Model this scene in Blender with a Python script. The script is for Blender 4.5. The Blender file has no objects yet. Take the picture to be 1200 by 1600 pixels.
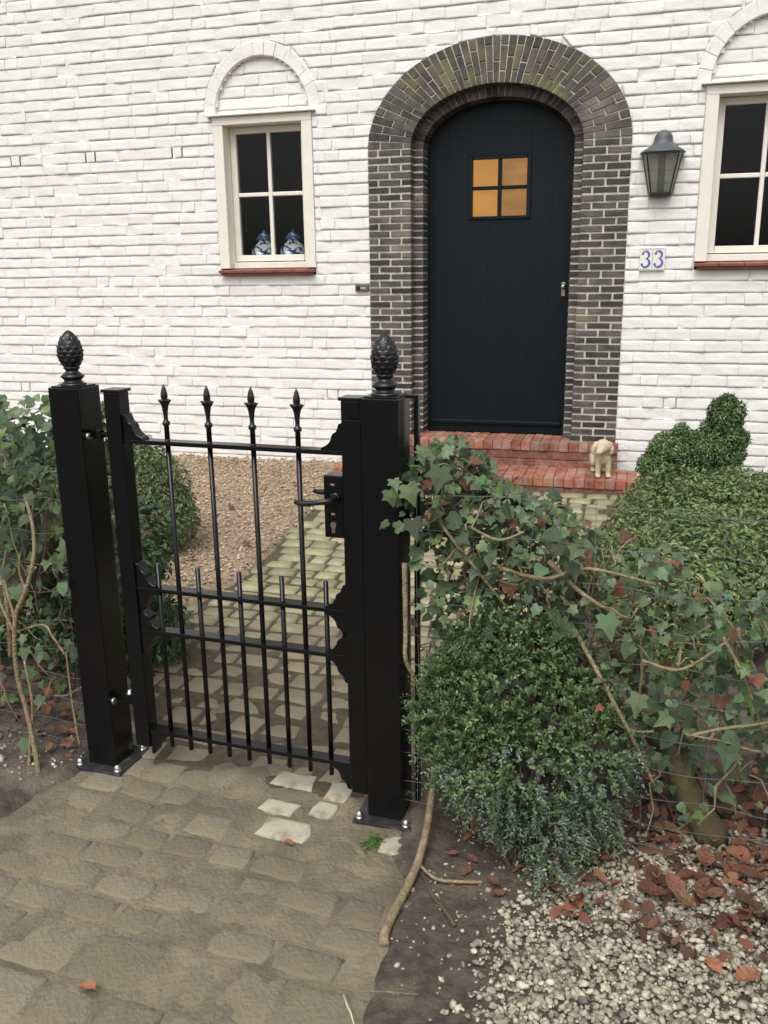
import bpy, bmesh, math, random
import numpy as np
from mathutils import Vector, Matrix

random.seed(7)
rng = np.random.default_rng(11)
scene = bpy.context.scene
COL = scene.collection
R = math.radians
PI = math.pi

# ------------------------------------------------------------------ camera
CAM_H = 1.5
pitch, roll = R(15.1), R(0.75)
Fv = Vector((0, math.cos(pitch), -math.sin(pitch)))
U0 = Vector((0, math.sin(pitch), math.cos(pitch)))
R0 = Vector((1, 0, 0))
Rv = R0 * math.cos(roll) - U0 * math.sin(roll)
Uv = U0 * math.cos(roll) + R0 * math.sin(roll)
cd = bpy.data.cameras.new('camera')
cam = bpy.data.objects.new('camera', cd)
COL.objects.link(cam)
M = Matrix.Identity(4)
for i in range(3):
    M[i][0], M[i][1], M[i][2] = Rv[i], Uv[i], -Fv[i]
M[0][3], M[1][3], M[2][3] = 0, 0, CAM_H
cam.matrix_world = M
cd.sensor_fit = 'VERTICAL'
cd.sensor_height = 36
cd.lens = 1380 / 1600 * 36
cd.clip_start, cd.clip_end = 0.05, 1000
scene.camera = cam

# ------------------------------------------------------------------ sky, sun, exposure
SUN_EL, SUN_ROT = R(58), R(200)
world = bpy.data.worlds.new('World')
scene.world = world
world.use_nodes = True
wn, wl = world.node_tree.nodes, world.node_tree.links
sky = wn.new('ShaderNodeTexSky')
sky.sky_type = 'NISHITA'
sky.sun_disc = False
sky.sun_elevation, sky.sun_rotation = SUN_EL, SUN_ROT
sky.air_density, sky.dust_density, sky.ozone_density = 1.0, 4.0, 0.6
hs = wn.new('ShaderNodeHueSaturation')          # an overcast sky is grey
hs.inputs['Saturation'].default_value = 0.16
wl.new(sky.outputs[0], hs.inputs['Color'])
bg = wn['Background']
wl.new(hs.outputs[0], bg.inputs[0])
bg.inputs[1].default_value = 0.15
sd = bpy.data.lights.new('sun', 'SUN')
sun = bpy.data.objects.new('sun', sd)
COL.objects.link(sun)
sd.energy, sd.angle, sd.color = 1.0, R(40), (1, 0.955, 0.89)
# direction towards the sun: high, behind the camera and a little to its left
sdir = Vector((math.cos(SUN_EL) * math.sin(SUN_ROT), math.cos(SUN_EL) * math.cos(SUN_ROT), math.sin(SUN_EL)))
sun.rotation_euler = sdir.to_track_quat('Z', 'Y').to_euler()
vs = scene.view_settings
vs.view_transform, vs.look, vs.exposure, vs.gamma = 'Standard', 'None', 0.42, 1.0
vs.use_curve_mapping = False
scene.cycles.max_bounces = 8
scene.cycles.transparent_max_bounces = 16

# ------------------------------------------------------------------ materials
def srgb(r, g, b):
    f = lambda c: (c / 255 / 12.92) if c / 255 <= 0.04045 else ((c / 255 + 0.055) / 1.055) ** 2.4
    return (f(r), f(g), f(b), 1)

MATS = {}
def mat(name, c1, c2=None, rough=0.7, scale=20, bump=0.0, bscale=None, spec=0.5, island=0.0, metal=0.0,
        c3=None, scale3=3.0, sheen=0.0, lo=0.35, hi=0.65, trans=0.0, hue=0.0, stretch=None, coat=0.0, t3=(0.5, 0.68)):
    """procedural principled material: c1/c2 mottled by noise, c3 in larger patches, brightness varied per piece"""
    m = bpy.data.materials.new(name)
    m.use_nodes = True
    N, L = m.node_tree.nodes, m.node_tree.links
    p = N['Principled BSDF']
    tc = N.new('ShaderNodeTexCoord')
    src = tc.outputs['Object']
    if stretch:
        mp = N.new('ShaderNodeMapping'); mp.inputs['Scale'].default_value = stretch
        L.new(src, mp.inputs['Vector']); src = mp.outputs[0]
    c2 = c2 or c1
    nz = N.new('ShaderNodeTexNoise'); nz.inputs['Scale'].default_value = scale; nz.inputs['Detail'].default_value = 6
    L.new(src, nz.inputs['Vector'])
    rp = N.new('ShaderNodeValToRGB')
    rp.color_ramp.elements[0].position, rp.color_ramp.elements[1].position = lo, hi
    rp.color_ramp.elements[0].color, rp.color_ramp.elements[1].color = c1, c2
    L.new(nz.outputs[0], rp.inputs[0])
    out = rp.outputs[0]
    if c3:
        n3 = N.new('ShaderNodeTexNoise'); n3.inputs['Scale'].default_value = scale3; n3.inputs['Detail'].default_value = 5
        L.new(src, n3.inputs['Vector'])
        r3 = N.new('ShaderNodeValToRGB')
        r3.color_ramp.elements[0].position, r3.color_ramp.elements[1].position = t3
        L.new(n3.outputs[0], r3.inputs[0])
        mx = N.new('ShaderNodeMix'); mx.data_type = 'RGBA'
        L.new(r3.outputs[0], mx.inputs[0]); L.new(out, mx.inputs[6]); mx.inputs[7].default_value = c3
        out = mx.outputs[2]
    if island or hue:
        ge = N.new('ShaderNodeNewGeometry'); oi = N.new('ShaderNodeObjectInfo')
        ad = N.new('ShaderNodeMath'); ad.operation = 'ADD'
        L.new(ge.outputs['Random Per Island'], ad.inputs[0]); L.new(oi.outputs['Random'], ad.inputs[1])
        fr = N.new('ShaderNodeMath'); fr.operation = 'FRACT'; L.new(ad.outputs[0], fr.inputs[0])
        h2 = N.new('ShaderNodeHueSaturation')
        mr = N.new('ShaderNodeMapRange'); L.new(fr.outputs[0], mr.inputs[0])
        mr.inputs[3].default_value, mr.inputs[4].default_value = 1 - island, 1 + island
        L.new(mr.outputs[0], h2.inputs['Value'])
        if hue:
            m2 = N.new('ShaderNodeMath'); m2.operation = 'MULTIPLY'; L.new(fr.outputs[0], m2.inputs[0]); m2.inputs[1].default_value = 7.31
            f2 = N.new('ShaderNodeMath'); f2.operation = 'FRACT'; L.new(m2.outputs[0], f2.inputs[0])
            m3 = N.new('ShaderNodeMapRange'); L.new(f2.outputs[0], m3.inputs[0])
            m3.inputs[3].default_value, m3.inputs[4].default_value = 0.5 - hue, 0.5 + hue
            L.new(m3.outputs[0], h2.inputs['Hue'])
        L.new(out, h2.inputs['Color']); out = h2.outputs[0]
    L.new(out, p.inputs['Base Color'])
    p.inputs['Roughness'].default_value = rough
    p.inputs['Specular IOR Level'].default_value = spec
    p.inputs['Metallic'].default_value = metal
    if coat: p.inputs['Coat Weight'].default_value = coat; p.inputs['Coat Roughness'].default_value = 0.08
    if trans:
        p.inputs['Transmission Weight'].default_value = 0
        tr = N.new('ShaderNodeBsdfTranslucent'); L.new(out, tr.inputs[0])
        ms = N.new('ShaderNodeMixShader'); ms.inputs[0].default_value = trans
        L.new(p.outputs[0], ms.inputs[1]); L.new(tr.outputs[0], ms.inputs[2])
        L.new(ms.outputs[0], N['Material Output'].inputs[0])
    if bump:
        nb = N.new('ShaderNodeTexNoise'); nb.inputs['Scale'].default_value = bscale or scale * 3; nb.inputs['Detail'].default_value = 7
        L.new(src, nb.inputs['Vector'])
        bp = N.new('ShaderNodeBump'); bp.inputs['Strength'].default_value = bump; bp.inputs['Distance'].default_value = 0.01
        L.new(nb.outputs[0], bp.inputs['Height']); L.new(bp.outputs[0], p.inputs['Normal'])
    MATS[name] = m
    return m

def lin(r, g, b): return (r, g, b, 1)

mat('white_paint', lin(.80, .79, .76), lin(.755, .745, .715), rough=.6, scale=9, bump=.30, bscale=42, island=.02, c3=lin(.68, .67, .635), scale3=2.6, t3=(.56, .85))
mat('white_joint', lin(.74, .725, .69), lin(.66, .645, .61), rough=.8, scale=14, bump=.3, bscale=60)
mat('dark_brick', lin(.040, .037, .037), lin(.085, .075, .066), rough=.62, scale=14, bump=.4, bscale=80, island=.62, hue=.035, c3=lin(.16, .125, .09), scale3=2.2, t3=(.54, .72))
mat('moss_brick', lin(.045, .041, .036), lin(.075, .066, .05), rough=.7, scale=16, bump=.4, bscale=80, island=.42, hue=.02, c3=lin(.11, .105, .045), scale3=7, t3=(.45, .62))
mat('mortar', lin(.60, .57, .50), lin(.42, .395, .34), rough=.9, scale=30, bump=.4, bscale=120)
mat('mossy_mortar', lin(.24, .22, .15), lin(.15, .14, .09), rough=.9, scale=22, bump=.4, bscale=120)
mat('red_brick', lin(.21, .07, .045), lin(.37, .135, .075), rough=.75, scale=18, bump=.5, bscale=60, island=.22, hue=.01, c3=lin(.30, .205, .16), scale3=11, t3=(.46, .66))
mat('riser_brick', lin(.15, .06, .042), lin(.24, .11, .08), rough=.75, scale=18, bump=.5, bscale=60, island=.2, c3=lin(.28, .20, .16), scale3=10, t3=(.52, .72))
mat('cream_paint', lin(.80, .76, .68), lin(.76, .72, .63), rough=.45, scale=12, bump=.08, bscale=40)
mat('sill_brick', lin(.16, .045, .028), lin(.22, .07, .042), rough=.5, scale=14, bump=.2, island=.12)
mat('door_paint', lin(.0040, .0078, .0105), lin(.0050, .0092, .0122), rough=.45, scale=8, bump=.10, bscale=24, spec=.2, stretch=(6, 6, 1))
mat('black_paint', lin(.0035, .0038, .0045), lin(.0045, .0048, .0055), rough=.24, scale=15, bump=.03, bscale=50, spec=.32)
mat('black_iron', lin(.008, .008, .009), lin(.011, .011, .012), rough=.3, scale=30, bump=.10, bscale=70)
mat('plate_paint', lin(.018, .019, .022), lin(.035, .034, .032), rough=.4, scale=30, bump=.1, bscale=70, c3=lin(.16, .13, .09), scale3=28, t3=(.6, .8))
mat('zinc', lin(.62, .62, .61), lin(.5, .5, .5), rough=.28, metal=1.0, scale=40)
mat('dull_steel', lin(.42, .38, .32), lin(.3, .27, .24), rough=.4, metal=1.0, scale=40)
mat('wire', lin(.30, .31, .30), lin(.2, .21, .2), rough=.45, metal=.7, scale=40)
mat('lead', lin(.06, .068, .078), lin(.085, .092, .10), rough=.5, scale=18, bump=.1)
mat('void', lin(.006, .006, .006), lin(.008, .008, .007), rough=.9)
mat('slot', lin(.035, .033, .03), lin(.06, .055, .05), rough=.9, scale=40)
mat('painted_slot', lin(.46, .45, .42), lin(.36, .35, .33), rough=.9, scale=40)
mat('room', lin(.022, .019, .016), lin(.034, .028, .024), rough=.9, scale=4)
mat('soil', lin(.045, .034, .026), lin(.10, .076, .056), rough=.95, scale=22, bump=1.0, bscale=75, c3=lin(.16, .13, .096), scale3=6, t3=(.55, .75))
mat('sand', lin(.155, .128, .088), lin(.21, .175, .122), rough=.92, scale=16, bump=.8, bscale=80, c3=lin(.11, .092, .066), scale3=5.0, t3=(.44, .68))
mat('paving', lin(.158, .136, .102), lin(.20, .171, .127), rough=.88, scale=14, bump=.7, bscale=80, island=.17, hue=.006, c3=lin(.185, .152, .100), scale3=8, t3=(.40, .6))
mat('pale_paving', lin(.45, .41, .325), lin(.37, .335, .26), rough=.85, scale=14, bump=.35, bscale=70, island=.08, c3=lin(.26, .215, .155), scale3=13, t3=(.56, .66))
mat('cobble', lin(.275, .25, .135), lin(.19, .175, .10), rough=.85, scale=14, bump=.4, bscale=70, island=.2, hue=.012, c3=lin(.36, .33, .23), scale3=7, t3=(.5, .7))
mat('sandy_cobble', lin(.225, .185, .125), lin(.18, .15, .105), rough=.9, scale=14, bump=.4, bscale=70, island=.16, c3=lin(.26, .215, .145), scale3=7)
mat('joint_soil', lin(.10, .082, .05), lin(.06, .05, .032), rough=.95, scale=30, bump=.6, bscale=90)
mat('chips', lin(.46, .355, .25), lin(.33, .245, .165), rough=.85, scale=3, island=.42, hue=.02)
mat('chip_bed', lin(.36, .27, .185), lin(.22, .165, .11), rough=.95, scale=45, bump=1.0, bscale=90)
mat('pebbles', lin(.41, .37, .295), lin(.23, .20, .15), rough=.8, scale=60, island=.5, hue=.025, bump=.3, bscale=150)
mat('ivy_leaf', lin(.054, .094, .042), lin(.105, .15, .072), rough=.42, scale=45, island=.55, hue=.035, bump=.35, bscale=60, spec=.4, trans=.14)
mat('ivy_leaf_light', lin(.10, .17, .05), lin(.15, .22, .06), rough=.4, scale=30, island=.3, hue=.02, trans=.2)
mat('box_leaf', lin(.055, .105, .038), lin(.115, .18, .070), rough=.42, scale=6, island=.6, hue=.03, spec=.5, trans=.2)
mat('box_leaf_light', lin(.13, .20, .09), lin(.20, .26, .11), rough=.36, scale=6, island=.35, hue=.02, trans=.2)
mat('grey_leaf', lin(.10, .135, .092), lin(.20, .24, .18), rough=.5, scale=6, island=.4, hue=.02, trans=.12)
mat('olive_leaf', lin(.125, .165, .058), lin(.215, .25, .10), rough=.55, scale=4, island=.45, hue=.03, trans=.18)
mat('topiary_leaf', lin(.06, .12, .035), lin(.105, .18, .056), rough=.45, scale=6, island=.45, hue=.02, trans=.15)
mat('twig', lin(.33, .25, .155), lin(.19, .14, .088), rough=.85, scale=45, bump=.9, bscale=120, c3=lin(.20, .18, .085), scale3=8)
mat('dark_twig', lin(.10, .07, .045), lin(.06, .043, .03), rough=.85, scale=25, bump=.4)
mat('mossy_wood', lin(.10, .072, .045), lin(.06, .045, .03), rough=.95, scale=12, bump=1.0, bscale=34, c3=lin(.105, .098, .034), scale3=11, t3=(.40, .62))
mat('dead_leaf', lin(.19, .078, .040), lin(.080, .040, .025), rough=.75, scale=12, island=.5, hue=.02, trans=.1)
mat('orange_leaf', lin(.36, .16, .085), lin(.26, .105, .055), rough=.6, scale=12, island=.15, trans=.1)
mat('cream_stone', lin(.58, .50, .34), lin(.48, .41, .28), rough=.8, scale=18, bump=.3, bscale=60)
mat('tile_white', lin(.78, .77, .72), lin(.74, .73, .69), rough=.18, scale=12)
mat('tile_blue', lin(.12, .14, .42), lin(.08, .10, .34), rough=.2, scale=40)
mat('tile_ochre', lin(.42, .34, .16), lin(.36, .3, .15), rough=.2, scale=40)
mat('china_white', lin(.85, .87, .9), lin(.8, .84, .9), rough=.12, scale=12, c3=lin(.03, .055, .20), scale3=26, t3=(.49, .53))
mat('china_blue', lin(.04, .07, .22), lin(.10, .15, .34), rough=.15, scale=18, c3=lin(.5, .55, .65), scale3=22, t3=(.56, .6))
mat('grate', lin(.34, .34, .34), lin(.24, .24, .24), rough=.4, metal=.8, scale=40)
mat('bell_light', lin(.45, .30, .22), rough=.4)
mat('grass_blade', lin(.06, .12, .02), lin(.09, .17, .03), rough=.55, scale=20, island=.3, trans=.2)

def glass_mat(name, tint, gloss_rough=0.02, ior=1.45, dirt=0.0):
    m = bpy.data.materials.new(name); m.use_nodes = True
    N, L = m.node_tree.nodes, m.node_tree.links
    N.remove(N['Principled BSDF'])
    tr = N.new('ShaderNodeBsdfTransparent'); tr.inputs[0].default_value = tint
    gl = N.new('ShaderNodeBsdfGlossy'); gl.inputs['Roughness'].default_value = gloss_rough
    fr = N.new('ShaderNodeFresnel'); fr.inputs[0].default_value = ior
    mx = N.new('ShaderNodeMixShader')
    L.new(fr.outputs[0], mx.inputs[0]); L.new(tr.outputs[0], mx.inputs[1]); L.new(gl.outputs[0], mx.inputs[2])
    last = mx
    if dirt:
        df = N.new('ShaderNodeBsdfTranslucent'); df.inputs[0].default_value = (.75, .75, .70, 1)
        d2 = N.new('ShaderNodeBsdfDiffuse'); d2.inputs[0].default_value = (.55, .56, .52, 1)
        m1 = N.new('ShaderNodeMixShader'); m1.inputs[0].default_value = .5
        L.new(df.outputs[0], m1.inputs[1]); L.new(d2.outputs[0], m1.inputs[2])
        m2 = N.new('ShaderNodeMixShader'); m2.inputs[0].default_value = dirt
        L.new(mx.outputs[0], m2.inputs[1]); L.new(m1.outputs[0], m2.inputs[2]); last = m2
    L.new(last.outputs[0], N['Material Output'].inputs[0])
    MATS[name] = m
glass_mat('glass', (.90, .91, .90, 1), ior=1.25)
glass_mat('lamp_glass', (.98, .98, .96, 1), .2, dirt=.16)

def glow_mat(name, ca, cb, strength, scale):
    m = bpy.data.materials.new(name); m.use_nodes = True
    N, L = m.node_tree.nodes, m.node_tree.links
    p = N['Principled BSDF']
    tc = N.new('ShaderNodeTexCoord')
    mp = N.new('ShaderNodeMapping'); mp.inputs['Scale'].default_value = (1, 1, 2.2); L.new(tc.outputs['Object'], mp.inputs[0])
    nz = N.new('ShaderNodeTexNoise'); nz.inputs['Scale'].default_value = scale; nz.inputs['Detail'].default_value = 3; L.new(mp.outputs[0], nz.inputs['Vector'])
    rp = N.new('ShaderNodeValToRGB'); rp.color_ramp.elements[0].color, rp.color_ramp.elements[1].color = ca, cb
    rp.color_ramp.elements[0].position, rp.color_ramp.elements[1].position = .35, .65
    L.new(nz.outputs[0], rp.inputs[0])
    p.inputs['Base Color'].default_value = (.05, .03, .01, 1); p.inputs['Roughness'].default_value = .15
    L.new(rp.outputs[0], p.inputs['Emission Color']); p.inputs['Emission Strength'].default_value = strength
    MATS[name] = m
glow_mat('amber_pane', lin(.42, .18, .028), lin(.54, .235, .036), .74, 3.0)
glow_mat('amber_pane_dim', lin(.20, .095, .022), lin(.34, .15, .03), .74, 4.0)
glow_mat('far_window', lin(.05, .06, .02), lin(.16, .17, .06), .6, 5)

# ------------------------------------------------------------------ mesh helpers
class MB:
    def __init__(s): s.v, s.f = [], []
    def add(s, vs_, fs):
        o = len(s.v); s.v += [tuple(p) for p in vs_]; s.f += [tuple(i + o for i in f) for f in fs]; return s
    def box(s, a, b, taper=None):
        x0, y0, z0 = a; x1, y1, z1 = b
        return s.add([(x0, y0, z0), (x1, y0, z0), (x1, y1, z0), (x0, y1, z0), (x0, y0, z1), (x1, y0, z1), (x1, y1, z1), (x0, y1, z1)],
                     [(0, 3, 2, 1), (4, 5, 6, 7), (0, 1, 5, 4), (1, 2, 6, 5), (2, 3, 7, 6), (3, 0, 4, 7)])
    def prism(s, poly, y0, y1):
        """poly: (x,z) outline, counter-clockwise seen from -y"""
        n = len(poly)
        vs_ = [(x, y0, z) for x, z in poly] + [(x, y1, z) for x, z in poly]
        fs = [tuple(range(n)), tuple(range(2 * n - 1, n - 1, -1))]
        fs += [(i, i + n, (i + 1) % n + n, (i + 1) % n) for i in range(n)]
        return s.add(vs_, fs)
    def tube(s, pts, rad, seg=6, cap=True):
        pts = [Vector(p) for p in pts]; n = len(pts)
        if not hasattr(rad, '__len__'): rad = [rad] * n
        vs_, fs = [], []
        t = (pts[1] - pts[0]).normalized()
        a = t.orthogonal().normalized()
        for i, p in enumerate(pts):
            t = (pts[min(i + 1, n - 1)] - pts[max(i - 1, 0)])
            if t.length < 1e-9: t = Vector((0, 0, 1))
            t.normalize()
            a = (a - t * a.dot(t)); a = a.normalized() if a.length > 1e-6 else t.orthogonal().normalized()
            b = t.cross(a)
            for k in range(seg):
                an = 2 * PI * k / seg
                vs_.append(p + (a * math.cos(an) + b * math.sin(an)) * rad[i])
        for i in range(n - 1):
            for k in range(seg):
                k2 = (k + 1) % seg
                fs.append((i * seg + k, i * seg + k2, (i + 1) * seg + k2, (i + 1) * seg + k))
        if cap:
            fs.append(tuple(range(seg - 1, -1, -1))); fs.append(tuple((n - 1) * seg + k for k in range(seg)))
        return s.add(vs_, fs)
    def lathe(s, prof, seg=24, c=(0, 0, 0), fn=None):
        vs_, fs = [], []
        n = len(prof)
        for (r, z) in prof:
            for k in range(seg):
                an = 2 * PI * k / seg
                rr = fn(r, z, an) if fn else r
                vs_.append((c[0] + rr * math.cos(an), c[1] + rr * math.sin(an), c[2] + z))
        for i in range(n - 1):
            for k in range(seg):
                k2 = (k + 1) % seg
                fs.append((i * seg + k, i * seg + k2, (i + 1) * seg + k2, (i + 1) * seg + k))
        fs.append(tuple(range(seg - 1, -1, -1))); fs.append(tuple((n - 1) * seg + k for k in range(seg)))
        return s.add(vs_, fs)
    def mesh(s, name, material, bevel=0, smooth=False, segs=2):
        me = bpy.data.meshes.new(name)
        me.from_pydata(s.v, [], s.f)
        if bevel:
            bm = bmesh.new(); bm.from_mesh(me)
            bmesh.ops.remove_doubles(bm, verts=bm.verts, dist=1e-6)
            es = [e for e in bm.edges if len(e.link_faces) == 2 and e.calc_face_angle(0) > 0.5]
            bmesh.ops.bevel(bm, geom=es, offset=bevel, segments=segs, profile=.6, affect='EDGES', clamp_overlap=True)
            bm.to_mesh(me); bm.free()
        if isinstance(material, (list, tuple)):
            for m in material: me.materials.append(MATS[m])
        else: me.materials.append(MATS[material])
        if smooth: me.polygons.foreach_set('use_smooth', [True] * len(me.polygons))
        me.update()
        return me
    def build(s, name, material, parent=None, bevel=0, smooth=False, segs=2):
        return link(name, s.mesh(name, material, bevel, smooth, segs), parent)

def link(name, me, parent=None):
    o = bpy.data.objects.new(name, me); COL.objects.link(o)
    if parent: o.parent = parent
    return o
def tag(o, label=None, cat=None, group=None, kind=None):
    if label: o['label'] = label
    if cat: o['category'] = cat
    if group: o['group'] = group
    if kind: o['kind'] = kind
    return o
def empty(name, loc=(0, 0, 0), rz=0):
    o = bpy.data.objects.new(name, None); COL.objects.link(o)
    o.location = loc; o.rotation_euler = (0, 0, rz); o.empty_display_size = .1
    return o
def np_mesh(name, verts, faces, material, smooth=False):
    """verts (n,3), faces (m,k) arrays"""
    me = bpy.data.meshes.new(name)
    nv, (nf, k) = len(verts), faces.shape
    me.vertices.add(nv); me.vertices.foreach_set('co', np.ascontiguousarray(verts, np.float32).ravel())
    me.loops.add(nf * k); me.loops.foreach_set('vertex_index', np.ascontiguousarray(faces, np.int32).ravel())
    me.polygons.add(nf); me.polygons.foreach_set('loop_start', np.arange(0, nf * k, k, dtype=np.int32))
    if smooth: me.polygons.foreach_set('use_smooth', np.ones(nf, bool))
    me.update(calc_edges=True); me.validate()
    for m in (material if isinstance(material, (list, tuple)) else [material]): me.materials.append(MATS[m])
    return me

# value noise ----------------------------------------------------------
_T = np.random.default_rng(5).random((256, 256))
def vnoise(x, y):
    x = np.asarray(x, float) + 1000.0; y = np.asarray(y, float) + 1000.0
    xi, yi = np.floor(x).astype(int), np.floor(y).astype(int)
    fx, fy = x - xi, y - yi
    fx = fx * fx * (3 - 2 * fx); fy = fy * fy * (3 - 2 * fy)
    g = lambda a, b: _T[a % 256, b % 256]
    return (g(xi, yi) * (1 - fx) + g(xi + 1, yi) * fx) * (1 - fy) + (g(xi, yi + 1) * (1 - fx) + g(xi + 1, yi + 1) * fx) * fy
def fbm(x, y, s, oct=4):
    t, a, n = 0, 1, 0
    for i in range(oct):
        t = t + a * (vnoise(x * s * 2 ** i + i * 17.3, y * s * 2 ** i - i * 9.1) - .5); n += a; a *= .5
    return t / n * 2
def noise1(x, y=0.0, s=1.0): return float(fbm(np.array([x]), np.array([y]), s, 3)[0])

# ------------------------------------------------------------------ frames of the place
GO = Vector((-0.949, 2.512, 0)); GROT = -R(18.84)          # gate: left post's front left corner
HO = Vector((0.824, 6.336, 0)); HROT = -R(16)              # house front: under the door
def gw(x, y, z=0):
    c, s = math.cos(GROT), math.sin(GROT)
    return Vector((GO.x + x * c - y * s, GO.y + x * s + y * c, z))
def hw(x, y, z=0):
    c, s = math.cos(HROT), math.sin(HROT)
    return Vector((HO.x + x * c - y * s, HO.y + x * s + y * c, z))
def to_gate(x, y):
    c, s = math.cos(GROT), math.sin(GROT); dx, dy = x - GO.x, y - GO.y
    return dx * c + dy * s, -dx * s + dy * c
def base_h(x, y):
    """gentle rise of the garden from the gate to the house"""
    gx, gy = to_gate(np.asarray(x, float), np.asarray(y, float))
    return np.clip(gy / 3.6, 0, 1) * 0.085

# signed distance to a polygon (+ inside)
def poly_sd(x, y, P):
    x = np.asarray(x, float); y = np.asarray(y, float)
    P = np.array(P); n = len(P); d = np.full(x.shape, 1e9); ins = np.zeros(x.shape, bool)
    for i in range(n):
        a, b = P[i], P[(i + 1) % n]
        e = b - a; wx, wy = x - a[0], y - a[1]
        t = np.clip((wx * e[0] + wy * e[1]) / (e @ e), 0, 1)
        d = np.minimum(d, np.hypot(wx - e[0] * t, wy - e[1] * t))
        c = ((a[1] > y) != (b[1] > y)) & (x < (b[0] - a[0]) * (y - a[1]) / (b[1] - a[1] + 1e-12) + a[0])
        ins ^= c
    return np.where(ins, d, -d)

FRONT = [tuple(gw(.02, .12)[:2]), tuple(gw(-.02, -.10)[:2]), (-1.10, 2.22), (-1.6, 2.02), (-2.6, 2.1), (-3.2, -1.2), (0.0, -1.2), (-0.09, 1.45), (-.02, 1.70), (.03, 1.95), tuple(gw(1.03, -.11)[:2]), tuple(gw(1.02, .12)[:2])]
INNER = [tuple(gw(.02, .08)[:2]), (-1.0, 3.2), (-.95, 3.75), (-.70, 4.24), (-.55, 4.97), (-.36, 5.86), tuple(hw(-1.1, -.3)[:2]), tuple(hw(1.0, -.3)[:2]), (1.35, 5.2), (.85, 3.9), (.35, 2.75), tuple(gw(1.02, .08)[:2])]
STEP_FP = [tuple(hw(a, b)[:2]) for a, b in ((-1.1, -.48), (1.0, -.48), (1.0, 0), (-1.1, 0))]

# ------------------------------------------------------------------ ground (soil)
def soil_h(x, y):
    b = base_h(x, y) + .018 * fbm(x, y, 5, 4) + .016 * fbm(x, y, 15, 4) + .012
    ins = np.maximum(poly_sd(x, y, FRONT), poly_sd(x, y, INNER))
    k = np.clip(ins / .06 + .35, 0, 1)
    b = b - k * .07
    hx = (x - HO.x) * math.cos(HROT) + (y - HO.y) * math.sin(HROT); hy = -(x - HO.x) * math.sin(HROT) + (y - HO.y) * math.cos(HROT)
    return b
def make_ground():
    xs = np.concatenate([[-250, -60, -20, -8, -5.5], np.arange(-4.4, 3.21, .03), [4.5, 8, 20, 60, 250]])
    ys = np.concatenate([[-250, -60, -15, -4, -1, .4], np.arange(1.0, 7.6, .03), [9, 12, 20, 60, 250]])
    X, Y = np.meshgrid(xs, ys)
    Z = soil_h(X.ravel(), Y.ravel())
    v = np.stack([X.ravel(), Y.ravel(), Z], 1)
    nx, ny = len(xs), len(ys)
    i = (np.arange(ny - 1)[:, None] * nx + np.arange(nx - 1)[None]).ravel()
    f = np.stack([i, i + 1, i + nx + 1, i + nx], 1)
    o = link('ground', np_mesh('ground', v, f, 'soil', True))
    o['kind'] = 'structure'
make_ground()

def sheet(name, x0, x1, y0, y1, st, hfun, keep, material, parent=None):
    xs, ys = np.arange(x0, x1, st), np.arange(y0, y1, st)
    X, Y = np.meshgrid(xs, ys); X, Y = X.ravel(), Y.ravel()
    v = np.stack([X, Y, hfun(X, Y)], 1); k = keep(X, Y)
    nx = len(xs)
    i = (np.arange(len(ys) - 1)[:, None] * nx + np.arange(nx - 1)[None]).ravel()
    f = np.stack([i, i + 1, i + nx + 1, i + nx], 1)
    f = f[k[f].all(1)]
    u, inv = np.unique(f.ravel(), return_inverse=True)
    return link(name, np_mesh(name, v[u], inv.reshape(f.shape), material, True), parent)

# stones ---------------------------------------------------------------
def stone_mesh(name, w, d, h, material, dome=.25, jit=.06):
    """a worn sett: 8-sided outline, rounded top ring"""
    out = []
    for cx, cy in ((-1, -1), (0, -1), (1, -1), (1, 0), (1, 1), (0, 1), (-1, 1), (-1, 0)):
        k = .97 if cx and cy else 1.0
        out.append((cx * w / 2 * k * (1 + random.uniform(-jit, jit)), cy * d / 2 * k * (1 + random.uniform(-jit, jit))))
    m = MB()
    rings = [(1.0, -h), (1.0, -h * dome), (.93, -h * dome * .25), (.72, 0)]
    vs_, fs = [], []
    for s_, z in rings:
        for (x, y) in out: vs_.append((x * s_, y * s_, z + random.uniform(-.06, .06) * h * dome))
    for r_ in range(len(rings) - 1):
        for k in range(8):
            k2 = (k + 1) % 8
            fs.append((r_ * 8 + k, r_ * 8 + k2, r_ * 8 + 8 + k2, r_ * 8 + 8 + k))
    vs_.append((0, 0, .002)); c = len(vs_) - 1
    for k in range(8): fs.append((24 + k, 24 + (k + 1) % 8, c))
    m.add(vs_, fs)
    return m.mesh(name, material, smooth=True)

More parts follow.
